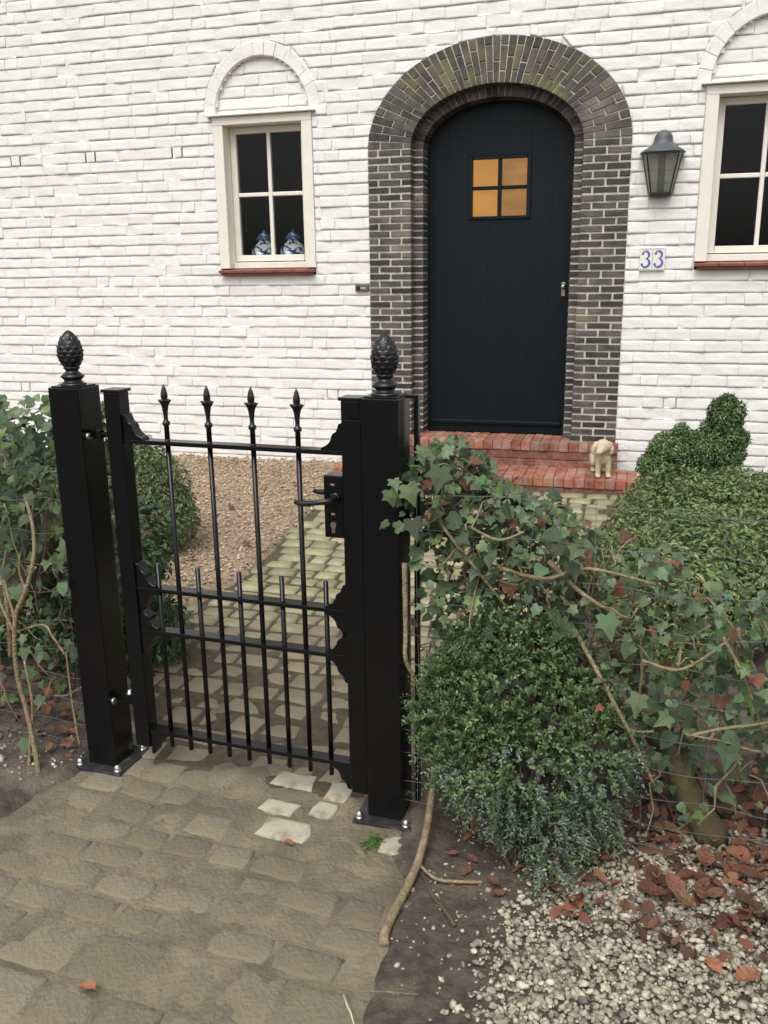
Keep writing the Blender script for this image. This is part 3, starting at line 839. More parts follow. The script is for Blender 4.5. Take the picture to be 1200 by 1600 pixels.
def build_window(w):
    root = empty('window'); root.parent = house
    C = 'cream_paint'
    fi = WH - .078
    zb = WB + .003
    fr = MB()
    fr.box((w - WH, -.014, zb), (w - fi, .15, WT - .058)); fr.box((w + fi, -.014, zb), (w + WH, .15, WT - .058))
    fr.box((w - WH, -.0145, WT - .0575), (w + WH, .15, WT - .002))
    fr.build('frame', C, root, bevel=.003, segs=1)
    MB().prism([(w - WH - .035, WT), (w + WH + .035, WT), (w + WH + .035, WT + .012), (w - WH - .035, WT + .012)], -.045, .03).build('drip_moulding', C, root, bevel=.003, segs=1)
    MB().box((w - fi + .0005, .055, zb), (w + fi - .0005, .15, zb + .045)).build('bottom_rail', C, root, bevel=.004, segs=1)
    ys, ye = .10, .145
    sw = .048
    z0, z1 = zb + .052, WT - .060
    s = MB()
    s.box((w - fi + .002, ys, z0), (w - fi + sw, ye, z1)); s.box((w + fi - sw, ys, z0), (w + fi - .002, ye, z1))
    s.box((w - fi + sw + .0003, ys - .0007, z1 - .045), (w + fi - sw - .0003, ye, z1)); s.box((w - fi + sw + .0003, ys - .014, z0), (w + fi - sw - .0003, ye, z0 + .045))
    s.build('sash', C, root, bevel=.003, segs=1)
    zm = z0 + .045 + (z1 - .045 - z0 - .045) * .505
    MB().box((w - .014, ys + .004, z0 + .0455), (w + .014, ye - .004, z1 - .0455)).build('glazing_bar', C, root, bevel=.004, segs=1)
    for sd_ in (-1, 1):
        l, r_ = (w - fi + sw + .0005, w - .0145) if sd_ < 0 else (w + .0145, w + fi - sw - .0005)
        MB().box((l, ys + .002, zm - .014), (r_, ye - .004, zm + .014)).build('glazing_bar', C, root, bevel=.004, segs=1)
        for a, b in ((z0 + .0455, zm - .0145), (zm + .0145, z1 - .0455)):
            MB().box((l, ys + .018, a), (r_, ys + .022, b)).build('pane', 'glass', root)
    sill = empty('sill'); sill.parent = root
    n = 5
    for i in range(n):
        a = w - WH + .004 + (2 * WH - .008) * i / n; b = w - WH + .004 + (2 * WH - .008) * (i + 1) / n
        MB().add([(a + .0008, -.062, WB - .030), (b - .0008, -.062, WB - .030), (b - .0008, .07, WB - .030), (a + .0008, .07, WB - .030), (a + .0008, -.062, WB - .010), (b - .0008, -.062, WB - .010), (b - .0008, .07, WB + .001), (a + .0008, .07, WB + .001)],
                 [(0, 3, 2, 1), (4, 5, 6, 7), (0, 1, 5, 4), (1, 2, 6, 5), (2, 3, 7, 6), (3, 0, 4, 7)]).build('sill_tile', 'sill_brick', sill, bevel=.003, segs=1)
    MB().box((w - WH + .02, -.048, WB - .046), (w + WH - .02, .05, WB - .0305)).build('sill_base', 'sill_brick', sill, bevel=.002, segs=1)
    MB().box((w - fi, .155, WB - .02), (w + fi, .42, WB + .02)).build('inner_sill', 'cream_paint', root)
for w in WIN: build_window(w)

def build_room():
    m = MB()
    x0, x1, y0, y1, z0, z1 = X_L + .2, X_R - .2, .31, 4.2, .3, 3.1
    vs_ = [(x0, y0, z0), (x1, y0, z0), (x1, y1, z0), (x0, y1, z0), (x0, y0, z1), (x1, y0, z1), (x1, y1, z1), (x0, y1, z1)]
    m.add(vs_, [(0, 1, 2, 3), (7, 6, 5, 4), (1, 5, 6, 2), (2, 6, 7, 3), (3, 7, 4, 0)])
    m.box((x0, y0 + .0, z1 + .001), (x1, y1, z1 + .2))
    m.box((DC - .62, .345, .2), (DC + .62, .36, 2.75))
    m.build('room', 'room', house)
    MB().box((-2.15, 4.10, 1.62), (-1.75, 4.12, 2.05)).build('far_window', 'far_window', house)
    # the rest of the house shell: gable sides, back and a low roof, so that nothing shines through
    s = MB()
    s.box((X_L, .302, Z_B), (X_L + .19, 4.5, Z_T)); s.box((X_R - .19, .302, Z_B), (X_R, 4.5, Z_T)); s.box((X_L, 4.502, Z_B), (X_R, 4.7, Z_T))
    s.build('outer_walls', 'white_joint', house)['kind'] = 'stuff'
    MB().prism([(X_L - .3, Z_T + .002), (X_R + .3, Z_T + .002), (X_R + .3, Z_T + .14), (X_L - .3, Z_T + .14)], -.10, 5.0).build('roof', 'lead', house)
build_room()

# ------------------------------------------------------------------ steps before the door
ST = empty('brick_steps', HO, HROT)
tag(ST, 'two red brick steps below the dark arched front door', 'steps')
ZT, ZL, YT, YL = .335, .165, -.10, -.46
def step(name, x0, x1, yf, yb, zt, zb):
    tr = empty(name); tr.parent = ST
    MB().box((x0 + .006, yf + .008, zb - .08), (x1 - .006, yb, zt - .008)).build('mortar_bed', 'riser_brick', tr)
    n = int((x1 - x0) / .066); w = (x1 - x0) / n
    for i in range(n):
        a, b = x0 + i * w + .0012, x0 + (i + 1) * w - .0012
        dz = random.uniform(-.004, .003); dy = random.uniform(-.004, .004)
        MB().box((a, yf - .006 + dy, zt - .062), (b, yf + .215, zt + dz)).build('tread_brick', 'red_brick', tr, bevel=.006, segs=2)
        if yb - (yf + .22) > .05: MB().box((a, yf + .222, zt - .062), (b, yb, zt - .002 + random.uniform(-.003, .002))).build('tread_brick', 'red_brick', tr, bevel=.006, segs=1)
    n = int((x1 - x0) / .215); w = (x1 - x0) / n
    zz = zt - .066; r_ = 0
    while zz > zb - .04:
        h = .055
        for i in range(n + 1):
            a, b = x0 + (i - .5 * (r_ % 2)) * w + .004, x0 + (i + 1 - .5 * (r_ % 2)) * w - .004
            a, b = max(a, x0), min(b, x1)
            if b - a < .02: continue
            MB().box((a, yf + random.uniform(.0, .004), zz - h), (b, yf + .1, zz)).build('riser_brick', 'riser_brick', tr, bevel=.004, segs=1)
        zz -= h + .006; r_ += 1
step('upper_step', -.95, .86, YT, DY2 + .0, ZT, ZL)
step('lower_step', -1.1, 1.0, YL, -.09, ZL, .05)
# ------------------------------------------------------------------ gate posts
def bolt(parent, x, y, z, nm='bolt'):
    o = MB().lathe([(.012, 0), (.012, .004), (.0105, .0045), (.0105, .011), (.010, .013), (.0075, .019), (.0035, .022)], 14).build(nm, 'zinc', parent, smooth=True)
    o.location = (x, y, z); return o
def cone_fn(r, z, an):
    if z < .052 or z > .152: return r
    t = (z - .052) / .102; best = 0
    R_ = 8
    for row in range(int(t * R_) - 2, int(t * R_) + 1):
        sv = (t - row / R_) / (1.75 / R_)
        if not 0 <= sv <= 1: continue
        a = (an * 9 / (2 * PI) + .5 * (row % 2) + .5) % 1 - .5
        w = .62 * (1 - sv ** 3) ** .5 + .02
        if abs(a) < w: best = max(best, sv * (1 - (a / w) ** 2 * .55) )
    return r * .96 + .0055 * best * min(1, (1 - t) * 5)
def finial_mesh():
    prof = [(.036, 0), (.036, .004), (.030, .007), (.026, .010), (.024, .014), (.027, .018), (.032, .022), (.033, .026), (.029, .030), (.022, .035), (.018, .039), (.018, .043), (.022, .046), (.023, .049), (.020, .052)]
    n = 96
    for i in range(1, n + 1):
        t = i / n
        rr = .034 * (math.sin(PI * (t * .93 + .07) ** .80)) ** .62 if t < 1 else .001
        prof.append((max(rr, .001), .052 + .102 * t))
    m = MB().lathe(prof, 72, fn=cone_fn)
    return m.mesh('finial', 'black_iron', smooth=True)
FIN = finial_mesh()
def make_post(x, side, label):
    P = gw(x + .05, .05)
    root = empty('gate_post', P, GROT)
    tag(root, label, 'gate post', 'black steel posts of the garden gate')
    MB().box((-.05, -.05, .0105), (.05, .05, 1.2)).build('shaft', 'black_paint', root, bevel=.003)
    MB().box((-.044, -.044, 1.2003), (.044, .044, 1.204)).build('cap', 'black_paint', root, bevel=.002)
    f = link('finial', FIN, root); f.location = (0, 0, 1.2035)
    MB().box((-.085, -.085, .0), (.085, .085, .010)).build('base_plate', 'plate_paint', root, bevel=.002)
    for a in (-1, 1):
        for b in (-1, 1): bolt(root, a * .069, b * .069, .0103)
    # flat strap that holds the wire netting, outside the post
    xs = .072 * side
    w0, w1 = sorted((xs - .006 * side, xs + .006 * side))
    st = MB().box((w0, .030, .03), (w1, .050, 1.192)).build('netting_strap', 'black_paint', root, bevel=.0015)
    a, b = sorted((.0505 * side, xs + .006 * side))
    MB().box((a, .030, 1.1925), (b, .050, 1.2)).build('netting_strap', 'black_paint', root, bevel=.001)
    for z in (.115, .42, .50, .84, .98):
        n = MB().lathe([(.006, 0), (.006, .006), (.003, .009)], 10).build('nut', 'zinc', root, smooth=True)
        n.location = (xs + .0065 * side, .040, z); n.rotation_euler = (0, PI / 2 * side, 0)
    return root
post_l = make_post(0, -1, 'left black steel gate post with pine cone finial, gate hinged to it')
post_r = make_post(.943, 1, 'right black steel gate post with pine cone finial, beside the lock')
# stop plate welded to the right post
o = MB().box((-.098, -.050, .075), (-.0505, -.042, 1.143)).build('stop_plate', 'black_paint', post_r, bevel=.0015)

# ------------------------------------------------------------------ gate
gate = empty('garden_gate', gw(.515, .05), GROT)
tag(gate, 'low black iron garden gate with spear tipped bars, closed', 'gate')
gx = lambda x: x - .515
SL, SR = gx(.190), gx(.905)
for xc in (SL, SR):
    st = MB().box((xc - .025, -.025, .085), (xc + .025, .025, 1.188)).build('stile', 'black_paint', gate, bevel=.003)
    MB().box((xc - .030, -.030, 1.1882), (xc + .030, .030, 1.197)).build('stile_cap', 'black_paint', gate, bevel=.002)
for z, h in ((1.050, .012), (.608, .012), (.474, .012), (.138, .012)):
    MB().box((SL + .0252, -.020, z - h / 2), (SR - .0252, .020, z + h / 2)).build('rail', 'black_paint', gate, bevel=.0015)
def spear_mesh():
    prof = [(.0072, 1.060), (.0072, 1.098), (.0105, 1.100), (.0112, 1.104), (.0105, 1.109), (.0068, 1.112), (.0058, 1.120), (.0066, 1.132), (.0085, 1.145), (.0118, 1.156), (.0185, 1.166), (.0215, 1.1695), (.0185, 1.1705), (.010, 1.1685), (.0085, 1.171), (.0098, 1.178), (.0088, 1.190), (.0055, 1.203), (.0006, 1.214)]
    def fn(r, z, an):
        if 1.15 < z < 1.1712: return r * (.55 + .45 * abs(math.cos(2 * an)) ** 1.2)
        return r
    return MB().lathe(prof, 24, fn=fn).mesh('spear_tip', 'black_iron', smooth=True)
SPEAR = spear_mesh()
for i in range(9):
    x = gx(.280 + .0667 * i); long = i % 2 == 1
    b = MB().tube([(0, 0, .088), (0, 0, 1.062 if long else .686)], .0072, 12).build('bar', 'black_paint', gate, smooth=False)
    b.location = (x, 0, 0)
    for p in b.data.polygons: p.use_smooth = len(p.vertices) == 4
    if long:
        s = link('spear_tip', SPEAR, b); s.location = (0, 0, .0)
def bracket(xc, z, sx, sz):
    """ogee bracket: stile side at x=0, runs along the rail"""
    pr = [(0, 0), (.062, 0), (.060, .006), (.050, .010), (.040, .017), (.033, .028), (.031, .037), (.027, .044), (.018, .049), (.014, .058), (.010, .070), (0, .073)]
    pts = [(xc + sx * a, z + sz * b) for a, b in pr]
    if sx * sz < 0: pts = pts[::-1]
    MB().prism(pts, -.018, .018).build('bracket', 'black_paint', gate, bevel=.001, segs=1)
for sx, xs in ((1, SL + .0253), (-1, SR - .0253)):
    bracket(xs, 1.0563, sx, 1)
    bracket(xs, .6143, sx, 1); bracket(xs, .6017, sx, -1)
    bracket(xs, .4803, sx, 1); bracket(xs, .4677, sx, -1)
    bracket(xs, .1317, sx, -1)
# lock
lk = MB().box((gx(.826), -.024, .820), (SR - .0255, .024, .990)).build('lock_case', 'black_paint', gate, bevel=.003)
def lever(yo, sgn):
    pts = [(gx(.858), yo, .930), (gx(.858), yo + sgn * .030, .930), (gx(.848), yo + sgn * .040, .929), (gx(.82), yo + sgn * .042, .925), (gx(.797), yo + sgn * .042, .921), (gx(.775), yo + sgn * .041, .920), (gx(.760), yo + sgn * .039, .923)]
    MB().tube(pts, [.0085, .0085, .008, .0072, .008, .0072, .006], 12).build('handle', 'black_iron', lk, smooth=True)
    MB().lathe([(.016, 0), (.016, .004), (.010, .006)], 16).build('rosette', 'black_paint', lk, smooth=True).matrix_local = Matrix.Translation((gx(.858), yo, .930)) @ Matrix.Rotation(PI / 2 * (1 if sgn < 0 else -1), 4, 'X')
lever(-.0243, -1); lever(.0243, 1)
ky = MB()
ky.tube([(gx(.853), -.0242, .857), (gx(.853), -.0300, .857)], .0085, 16); ky.box((gx(.853) - .0048, -.0298, .835), (gx(.853) + .0048, -.0243, .857))
ky.build('lock_cylinder', 'dull_steel', lk)['kind'] = 'stuff'
for z in (.965, .885):
    MB().box((gx(.846), -.0262, z - .003), (gx(.858), -.0243, z + .003)).build('screw', 'dull_steel', lk, bevel=.0008, segs=1)
# hinges
h = MB(); h.tube([(gx(.1005), 0, 1.065), (gx(.166), 0, 1.065)], .008, 12); h.lathe([(.013, 1.052), (.015, 1.054), (.015, 1.076), (.013, 1.078)], 16, (gx(.122), 0, 0))
h.build('hinge', 'black_paint', gate)['kind'] = 'stuff'
for zz, k in ((.232, 1),):
    h = MB(); h.tube([(gx(.1005), 0, zz), (gx(.166), 0, zz)], .0075, 12); h.box((gx(.130), -.015, zz - .014), (gx(.164), .015, zz + .012)); h.build('hinge', 'black_paint', gate)['kind'] = 'stuff'
    n = MB().lathe([(.013, 0), (.013, .007), (.010, .009), (.0095, .015), (.005, .018)], 14).build('nut', 'zinc', gate, smooth=True); n.location = (gx(.142), 0, zz + .0123)
    n = MB().lathe([(.011, 0), (.011, .006), (.007, .009)], 14).build('nut', 'zinc', gate, smooth=True); n.location = (gx(.1003), -.0, zz - .0); n.rotation_euler = (0, PI / 2, 0); n.location.y = -.034
n = MB().lathe([(.010, 0), (.010, .008), (.006, .012)], 14).build('nut', 'dull_steel', gate, smooth=True); n.location = (gx(.1003), -.03, 1.062); n.rotation_euler = (0, PI / 2, 0)

# ------------------------------------------------------------------ wire netting fences
def fence(x0, x1, label):
    root = empty('wire_fence', gw(x0, .04), GROT)
    tag(root, label, 'fence')
    L_ = x1 - x0
    zs = [.06, .125, .20, .285, .375, .47, .565, .66, .76, .86, .96]
    n = 26
    for z in zs:
        ph = random.uniform(0, 6)
        pts = [(L_ * i / n, .006 * math.sin(i * .7 + ph) , z + .006 * math.sin(i * 1.1 + ph) - .012 * math.sin(PI * i / n) + random.gauss(0, .0015)) for i in range(n + 1)]
        MB().tube(pts, .0011, 4, False).build('wire', 'wire', root)
    m = 0
    x = .06 * (1 if L_ > 0 else -1)
    while abs(x) < abs(L_):
        MB().tube([(x + random.gauss(0, .003), random.gauss(0, .003), z) for z in (.05, .2, .4, .6, .8, .97)], .0008, 4, False).build('wire', 'wire', root)
        x += .15 * (1 if L_ > 0 else -1)
    e = L_ - .02 * (1 if L_ > 0 else -1)
    MB().tube([(e, .012, -.1), (e, .012, .7), (e, .012, 1.02)], [.022, .021, .02], 10).build('fence_stake', 'mossy_wood', root, smooth=True)
fence(1.02, 2.75, 'thin wire netting fence running right from the gate, under ivy')
fence(.02, -.95, 'thin wire netting fence left of the gate behind ivy stems')

# ------------------------------------------------------------------ plants
def ivy_leaf_mesh(kind):
    half = [(0, -.02), (.16, -.13), (.40, -.10), (.33, .12), (.52, .36), (.27, .43), (.17, .62), (.0, 1.0)] if kind == 0 else \
           [(0, 0), (.22, -.16), (.46, .05), (.36, .25), (.42, .50), (.20, .58), (.0, .92)] if kind == 1 else \
           [(0, 0), (.26, -.04), (.40, .22), (.30, .55), (.0, .95)]
    m = MB(); n = len(half)
    ys = [p[1] for p in half]
    up = lambda x, y: -.35 * x * x + .30 * abs(x) - .22 * (y - .4) ** 2
    mid = [(0, half[0][1]), (0, .3), (0, .6), half[-1]]
    vs_ = [(0, half[0][1], up(0, half[0][1])), (0, .32, .03), (0, half[-1][1], up(0, 1))]
    fs = []
    for s in (1, -1):
        o = len(vs_)
        for (x, y) in half[1:-1]: vs_.append((s * x, y, up(x, y)))
        k = n - 2
        ring = [0] + [o + i for i in range(k)] + [2]
        for i in range(len(ring) - 1):
            t = (1, ring[i], ring[i + 1]) if s > 0 else (1, ring[i + 1], ring[i])
            fs.append(t)
    m.add(vs_, fs)
    return m
IVY = [[ivy_leaf_mesh(k).mesh('leaf', mt, smooth=False) for k in range(3)] for mt in ('ivy_leaf', 'ivy_leaf_light', 'dead_leaf')]
IVY_ARR = []
for k in range(3):
    me = IVY[0][k]
    IVY_ARR.append((np.array([v.co[:] for v in me.vertices]), np.array([p.vertices[:] for p in me.polygons])))

def leaf_matrix(P, facing, size, spin=None):
    n = Vector(facing).normalized()
    n = (n + Vector((random.gauss(0, .45), random.gauss(0, .45), random.gauss(0, .35)))).normalized()
    down = Vector((0, 0, -1)); t = down - n * down.dot(n)
    if t.length < .1: t = Vector((1, 0, 0)) - n * n.x
    t.normalize(); b = t.cross(n)
    a = random.gauss(0, .9) if spin is None else spin
    t2 = t * math.cos(a) + b * math.sin(a); b2 = t2.cross(n)
    Mx = Matrix.Identity(4)
    for i in range(3):
        Mx[i][0], Mx[i][1], Mx[i][2], Mx[i][3] = b2[i] * size, t2[i] * size, n[i] * size, P[i]
    return Mx

def ivy(root, leaves, max_obj=300):
    """leaves: list of (world matrix, shape, tone); the largest in view become parts, the rest one mesh"""
    inv = (Matrix.Translation(root.location) @ Matrix.Rotation(root.rotation_euler.z, 4, 'Z')).inverted()
    sc = []
    for (Mx, k, tone) in leaves:
        sv = in_view(Mx.translation)
        sc.append((Mx[0][0] ** 2 + Mx[1][0] ** 2 + Mx[2][0] ** 2) / sv[2] ** 2 if sv else 0)
    order = sorted(range(len(leaves)), key=lambda i: -sc[i])
    for i in order[:max_obj]:
        Mx, k, tone = leaves[i]
        o = link('leaf', IVY[tone][k], root); o.matrix_local = inv @ Mx
    V, F, n = [], [], 0
    for tone in (0, 1, 2):
        V, F, n = [], [], 0
        for i in order[max_obj:]:
            Mx, k, t_ = leaves[i]
            if t_ != tone: continue
            a, f = IVY_ARR[k]; A = np.array(inv @ Mx)
            V.append(a @ A[:3, :3].T + A[:3, 3]); F.append(f + n); n += len(a)
        if V: link('foliage', np_mesh('foliage', np.concatenate(V), np.concatenate(F), ('ivy_leaf', 'ivy_leaf_light', 'dead_leaf')[tone]), root)['kind'] = 'stuff'

def crooked(a, b, n, amp, r0, r1):
    a, b = Vector(a), Vector(b); pts = []
    off = [Vector((random.gauss(0, amp), random.gauss(0, amp * .7), random.gauss(0, amp))) for _ in range(n + 1)]
    for i in range(n + 1):
        t = i / n; o = off[i] * (math.sin(PI * t) * .8 + .2 * (0 < i < n))
        pts.append(a.lerp(b, t) + o)
    # smooth once
    sm = []
    for i in range(n):
        sm += [pts[i], (pts[i] + pts[i + 1]) / 2 + (Vector((random.gauss(0, amp * .15),) * 3))]
    sm.append(pts[-1])
    k = len(sm)
    return sm, [r0 + (r1 - r0) * i / (k - 1) for i in range(k)]
def stem(root, pts, rad, mt='twig', seg=7, name='stem'):
    q = [Vector(p) - root.location for p in pts]
    c, s = math.cos(-root.rotation_euler.z), math.sin(-root.rotation_euler.z)
    q = [Vector((p.x * c - p.y * s, p.x * s + p.y * c, p.z)) for p in q]
    return MB().tube(q, rad, seg).build(name, mt, root, smooth=True)
def spline(pts, k=4):
    """Catmull-Rom through points"""
    P = [Vector(p) for p in pts]; out = []
    for i in range(len(P) - 1):
        p0, p1, p2, p3 = P[max(i - 1, 0)], P[i], P[i + 1], P[min(i + 2, len(P) - 1)]
        for j in range(k):
            t = j / k
            out.append(.5 * ((2 * p1) + (p2 - p0) * t + (2 * p0 - 5 * p1 + 4 * p2 - p3) * t * t + (3 * p1 - p0 - 3 * p2 + p3) * t ** 3))
    out.append(P[-1]); return out

FRONT_N = Vector((math.sin(GROT), -math.cos(GROT), 0))     # out of the gate plane towards the street

# ---- ivy right of the gate
ivR = empty('ivy', gw(1.5, .12), GROT)
tag(ivR, 'ivy trailing over the wire fence right of the gate, woody stems', 'ivy', 'ivy on the fences beside the gate')
topz = lambda x: float(np.interp(x, [1.0, 1.07, 1.17, 1.30, 1.44, 1.55, 1.71, 1.86, 2.2, 2.8], [1.0, 1.07, 1.04, .98, .87, .83, .78, .76, .74, .72]))
lv = []
N = 3100
while len(lv) < N:
    x = random.uniform(1.02, 2.75) if random.random() < .72 else random.uniform(1.02, 1.5)
    tz = topz(x) + .03 * math.sin(x * 23)
    u = random.random()
    z = tz - (random.random() ** 1.4) * (.46 if x < 1.5 else .55) if u < .80 else random.uniform(.12, tz)
    if x < 1.45 and .35 < z < tz - .30 and random.random() < .4: continue
    if z < .35 and random.random() < .55: continue
    if x < 1.08 and z < .86: continue
    y = random.gauss(.12, .07) + max(0, (z - tz + .25)) * random.uniform(-.05, .25)
    P = gw(x, y, z)
    size = random.choice((random.uniform(.015, .030), random.uniform(.018, .038), random.uniform(.028, .055))) * (1.2 if random.random() < .08 else 1)
    f = FRONT_N * random.uniform(.25, 1) + Vector((0, 0, random.uniform(.2, 1.0)))
    tone = 0 if random.random() < .86 else (1 if random.random() < .5 else 2)
    lv.append((leaf_matrix(P, f, size), random.choice((0, 0, 1, 1, 2)), tone))
for (x, y, z, s) in ((1.075, -.03, .99, .06), (1.085, -.02, .90, .06), (1.03, -.035, .975, .05), (1.10, -.02, 1.08, .055), (1.16, -.03, 1.04, .07), (1.87, -.02, .40, .075), (1.66, -.02, .50, .06), (1.57, .0, .69, .065), (1.60, .0, .36, .06)):
    lv.append((leaf_matrix(gw(x, y, z), FRONT_N + Vector((0, 0, .4)), s, random.gauss(0, .3)), 0, 0))
ivy(ivR, lv, 290)
big = [[(1.06, -.01, .78), (1.065, -.02, .60), (1.068, -.03, .52), (1.09, .0, .44), (1.10, .05, .3)],
       [(1.09, .03, .98), (1.05, -.01, .975), (1.02, -.02, .965)],
       [(1.42, .05, .80), (1.50, .02, .74), (1.56, .03, .70), (1.60, .08, .66)],
       [(1.66, .0, .585), (1.74, -.01, .575), (1.80, .0, .61), (1.86, .03, .66)],
       [(1.84, .02, .66), (1.90, .02, .55), (1.95, .03, .42)],
       [(1.55, .03, .42), (1.64, .0, .395), (1.70, .0, .40)],
       [(1.79, -.01, .41), (1.86, -.01, .44), (1.94, .0, .46), (2.05, .02, .5)],
       [(1.12, .05, .9), (1.2, .02, .82), (1.28, .03, .72), (1.35, .06, .62)],
       [(1.22, .03, .88), (1.3, .0, .86), (1.36, .02, .88)],
       [(1.30, .02, .78), (1.42, .0, .77), (1.52, .02, .80), (1.7, .05, .76)],
       [(1.58, .10, .02), (1.62, .09, .25), (1.66, .10, .5), (1.62, .12, .72)],
       [(2.05, .10, .0), (2.02, .1, .3), (1.9, .1, .6), (1.8, .12, .72)],
       [(1.3, .12, .0), (1.34, .12, .3), (1.28, .1, .62), (1.33, .1, .9)],
       [(1.50, .03, .62), (1.58, -.005, .50), (1.66, -.01, .36), (1.71, .0, .25)]]
for i, b in enumerate(big):
    pts = spline([gw(*p) for p in b], 5)
    r0 = random.uniform(.0042, .0072) if i not in (0,) else .0075
    stem(ivR, pts, [r0 * (1 - .45 * k / len(pts)) for k in range(len(pts))], 'twig')
for i in range(230):
    x = random.uniform(1.09, 1.6) if i % 2 else random.uniform(1.09, 2.7); z = topz(x) * random.uniform(.35, .98)
    a = gw(x, random.gauss(.1, .05), z); b = gw(max(1.075, x + random.gauss(.03, .08)), random.gauss(.1, .06), min(topz(x), max(.05, z + random.gauss(-.03, .10))))
    pts, rad = crooked(a, b, 4, .015, random.uniform(.0025, .005), .0018)
    stem(ivR, pts, rad, 'twig' if random.random() < .6 else 'dark_twig', 5)

# ---- ivy left of the gate
ivL = empty('ivy', gw(-.25, .05), GROT)
tag(ivL, 'ivy with pale bare stems left of the left gate post', 'ivy', 'ivy on the fences beside the gate')
lv = []
while len(lv) < 900:
    x = random.uniform(-.9, .02) if random.random() < .5 else random.uniform(-.4, .02); tz = 1.13 + .05 * math.sin(x * 17) + x * .14
    z = tz - random.random() ** 1.4 * .55 if random.random() < .8 else random.uniform(.05, tz)
    P = gw(x, random.gauss(.20, .10) , z)
    f = FRONT_N * random.uniform(.3, 1) + Vector((0, 0, random.uniform(.2, 1)))
    lv.append((leaf_matrix(P, f, random.uniform(.028, .055)), random.choice((0, 0, 1, 2)), 0 if random.random() < .85 else 1))
for (x, y, z, s) in ((-.155, -.05, .60, .065), (-.19, -.05, .085, .06), (-.20, -.04, .66, .05), (-.05, .0, 1.12, .05), (-.13, -.02, 1.10, .05), (-.25, -.04, .46, .06), (-.30, -.03, .30, .09), (-.18, -.02, .31, .05), (-.03, -.02, 1.07, .05), (-.22, -.04, .79, .05)):
    lv.append((leaf_matrix(gw(x, y, z), FRONT_N + Vector((0, 0, .35)), s, random.gauss(0, .3)), 0, 0))
ivy(ivL, lv, 240)
for b, r0 in (([(-.115, -.10, .0), (-.135, -.08, .07), (-.165, -.06, .18), (-.185, -.06, .33), (-.165, -.06, .50), (-.115, -.055, .60), (-.085, -.04, .70), (-.11, -.0, .78), (-.15, .03, .86)], .0085),
              ([(-.165, -.06, .50), (-.19, -.05, .58), (-.205, -.04, .64), (-.185, -.04, .71)], .005),
              ([(-.17, -.06, .45), (-.21, -.05, .51), (-.235, -.04, .55)], .005),
              ([(-.115, -.055, .60), (-.135, -.05, .65), (-.125, -.05, .71)], .004),
              ([(-.17, -.08, .0), (-.165, -.06, .1), (-.15, -.05, .22), (-.16, -.05, .36)], .006),
              ([(-.02, -.03, .39), (-.05, -.04, .45), (-.09, -.03, .48), (-.2, -.02, .44)], .004),
              ([(-.24, -.02, .35), (-.245, -.0, .55), (-.27, .0, .75), (-.3, .02, .9)], .007),
              ([(-.03, -.0, .06), (-.04, .0, .22), (-.05, .01, .38)], .004)):
    pts = spline([gw(*p) for p in b], 5)
    stem(ivL, pts, [r0 * (1 - .4 * k / len(pts)) for k in range(len(pts))], 'twig')
for i in range(60):
    x = random.uniform(-.8, -.06); z = random.uniform(.05, 1.0)
    pts, rad = crooked(gw(x, random.gauss(.10, .05), z), gw(min(-.04, x + random.gauss(0, .12)), random.gauss(.12, .06), max(.03, z + random.gauss(-.05, .2))), 4, .015, random.uniform(.002, .0045), .0015)
    stem(ivL, pts, rad, 'twig' if random.random() < .5 else 'dark_twig', 5)

# ---- clipped shrubs of small leaves
def small_leaves(pos, nrm, smin, smax, asp=.5):
    """numpy folded leaves at pos, normals scattered round nrm -> verts, tri faces"""
    n = len(pos)
    d = nrm + rng.normal(0, .55, (n, 3)); d /= np.linalg.norm(d, axis=1)[:, None]
    a = np.cross(d, rng.normal(0, 1, (n, 3))); a /= np.linalg.norm(a, axis=1)[:, None]
    b = np.cross(d, a)
    s = rng.uniform(smin, smax, n)[:, None]
    tip = pos + a * s; tail = pos - a * s * .3
    l = pos + b * s * asp * .5 + a * s * .3 + d * s * .12; r_ = pos - b * s * asp * .5 + a * s * .3 + d * s * .12
    v = np.stack([tail, r_, tip, l], 1).reshape(-1, 3)
    k = np.arange(n)[:, None] * 4
    f = np.concatenate([k + [[0, 1, 2]], k + [[0, 2, 3]]], 1).reshape(-1, 3)
    return v, f
def lobes_points(lobes, n, shell=.45, seed=1):
    """points through the outer shell of a union of ellipsoids (cx,cy,cz,rx,ry,rz)"""
    Lb = np.array(lobes); w = (Lb[:, 3] * Lb[:, 4] + Lb[:, 4] * Lb[:, 5] + Lb[:, 3] * Lb[:, 5]); w = w / w.sum()
    out_p, out_n = [], []
    tot = 0
    while tot < n:
        k = rng.choice(len(Lb), n, p=w)
        d = rng.normal(0, 1, (n, 3)); d /= np.linalg.norm(d, axis=1)[:, None]
        lump = 1 + .16 * fbm(d[:, 0] * 1.0 + k * 3.1, d[:, 2] + d[:, 1] * .7, 2.6, 3)
        rr = (1 - shell * rng.random(n) ** 2.0) * lump
        p = Lb[k, :3] + d * Lb[k, 3:6] * rr[:, None]
        # drop what is deep inside another lobe
        deep = np.zeros(n, bool)
        for q in Lb: deep |= (((p - q[:3]) / q[3:6]) ** 2).sum(1) < .42
        ok = ~deep & (p[:, 2] > .012)
        out_p.append(p[ok]); out_n.append((d / Lb[k, 3:6])[ok]); tot += ok.sum()
    p, nn = np.concatenate(out_p)[:n], np.concatenate(out_n)[:n]
    nn /= np.linalg.norm(nn, axis=1)[:, None]
    return p, nn
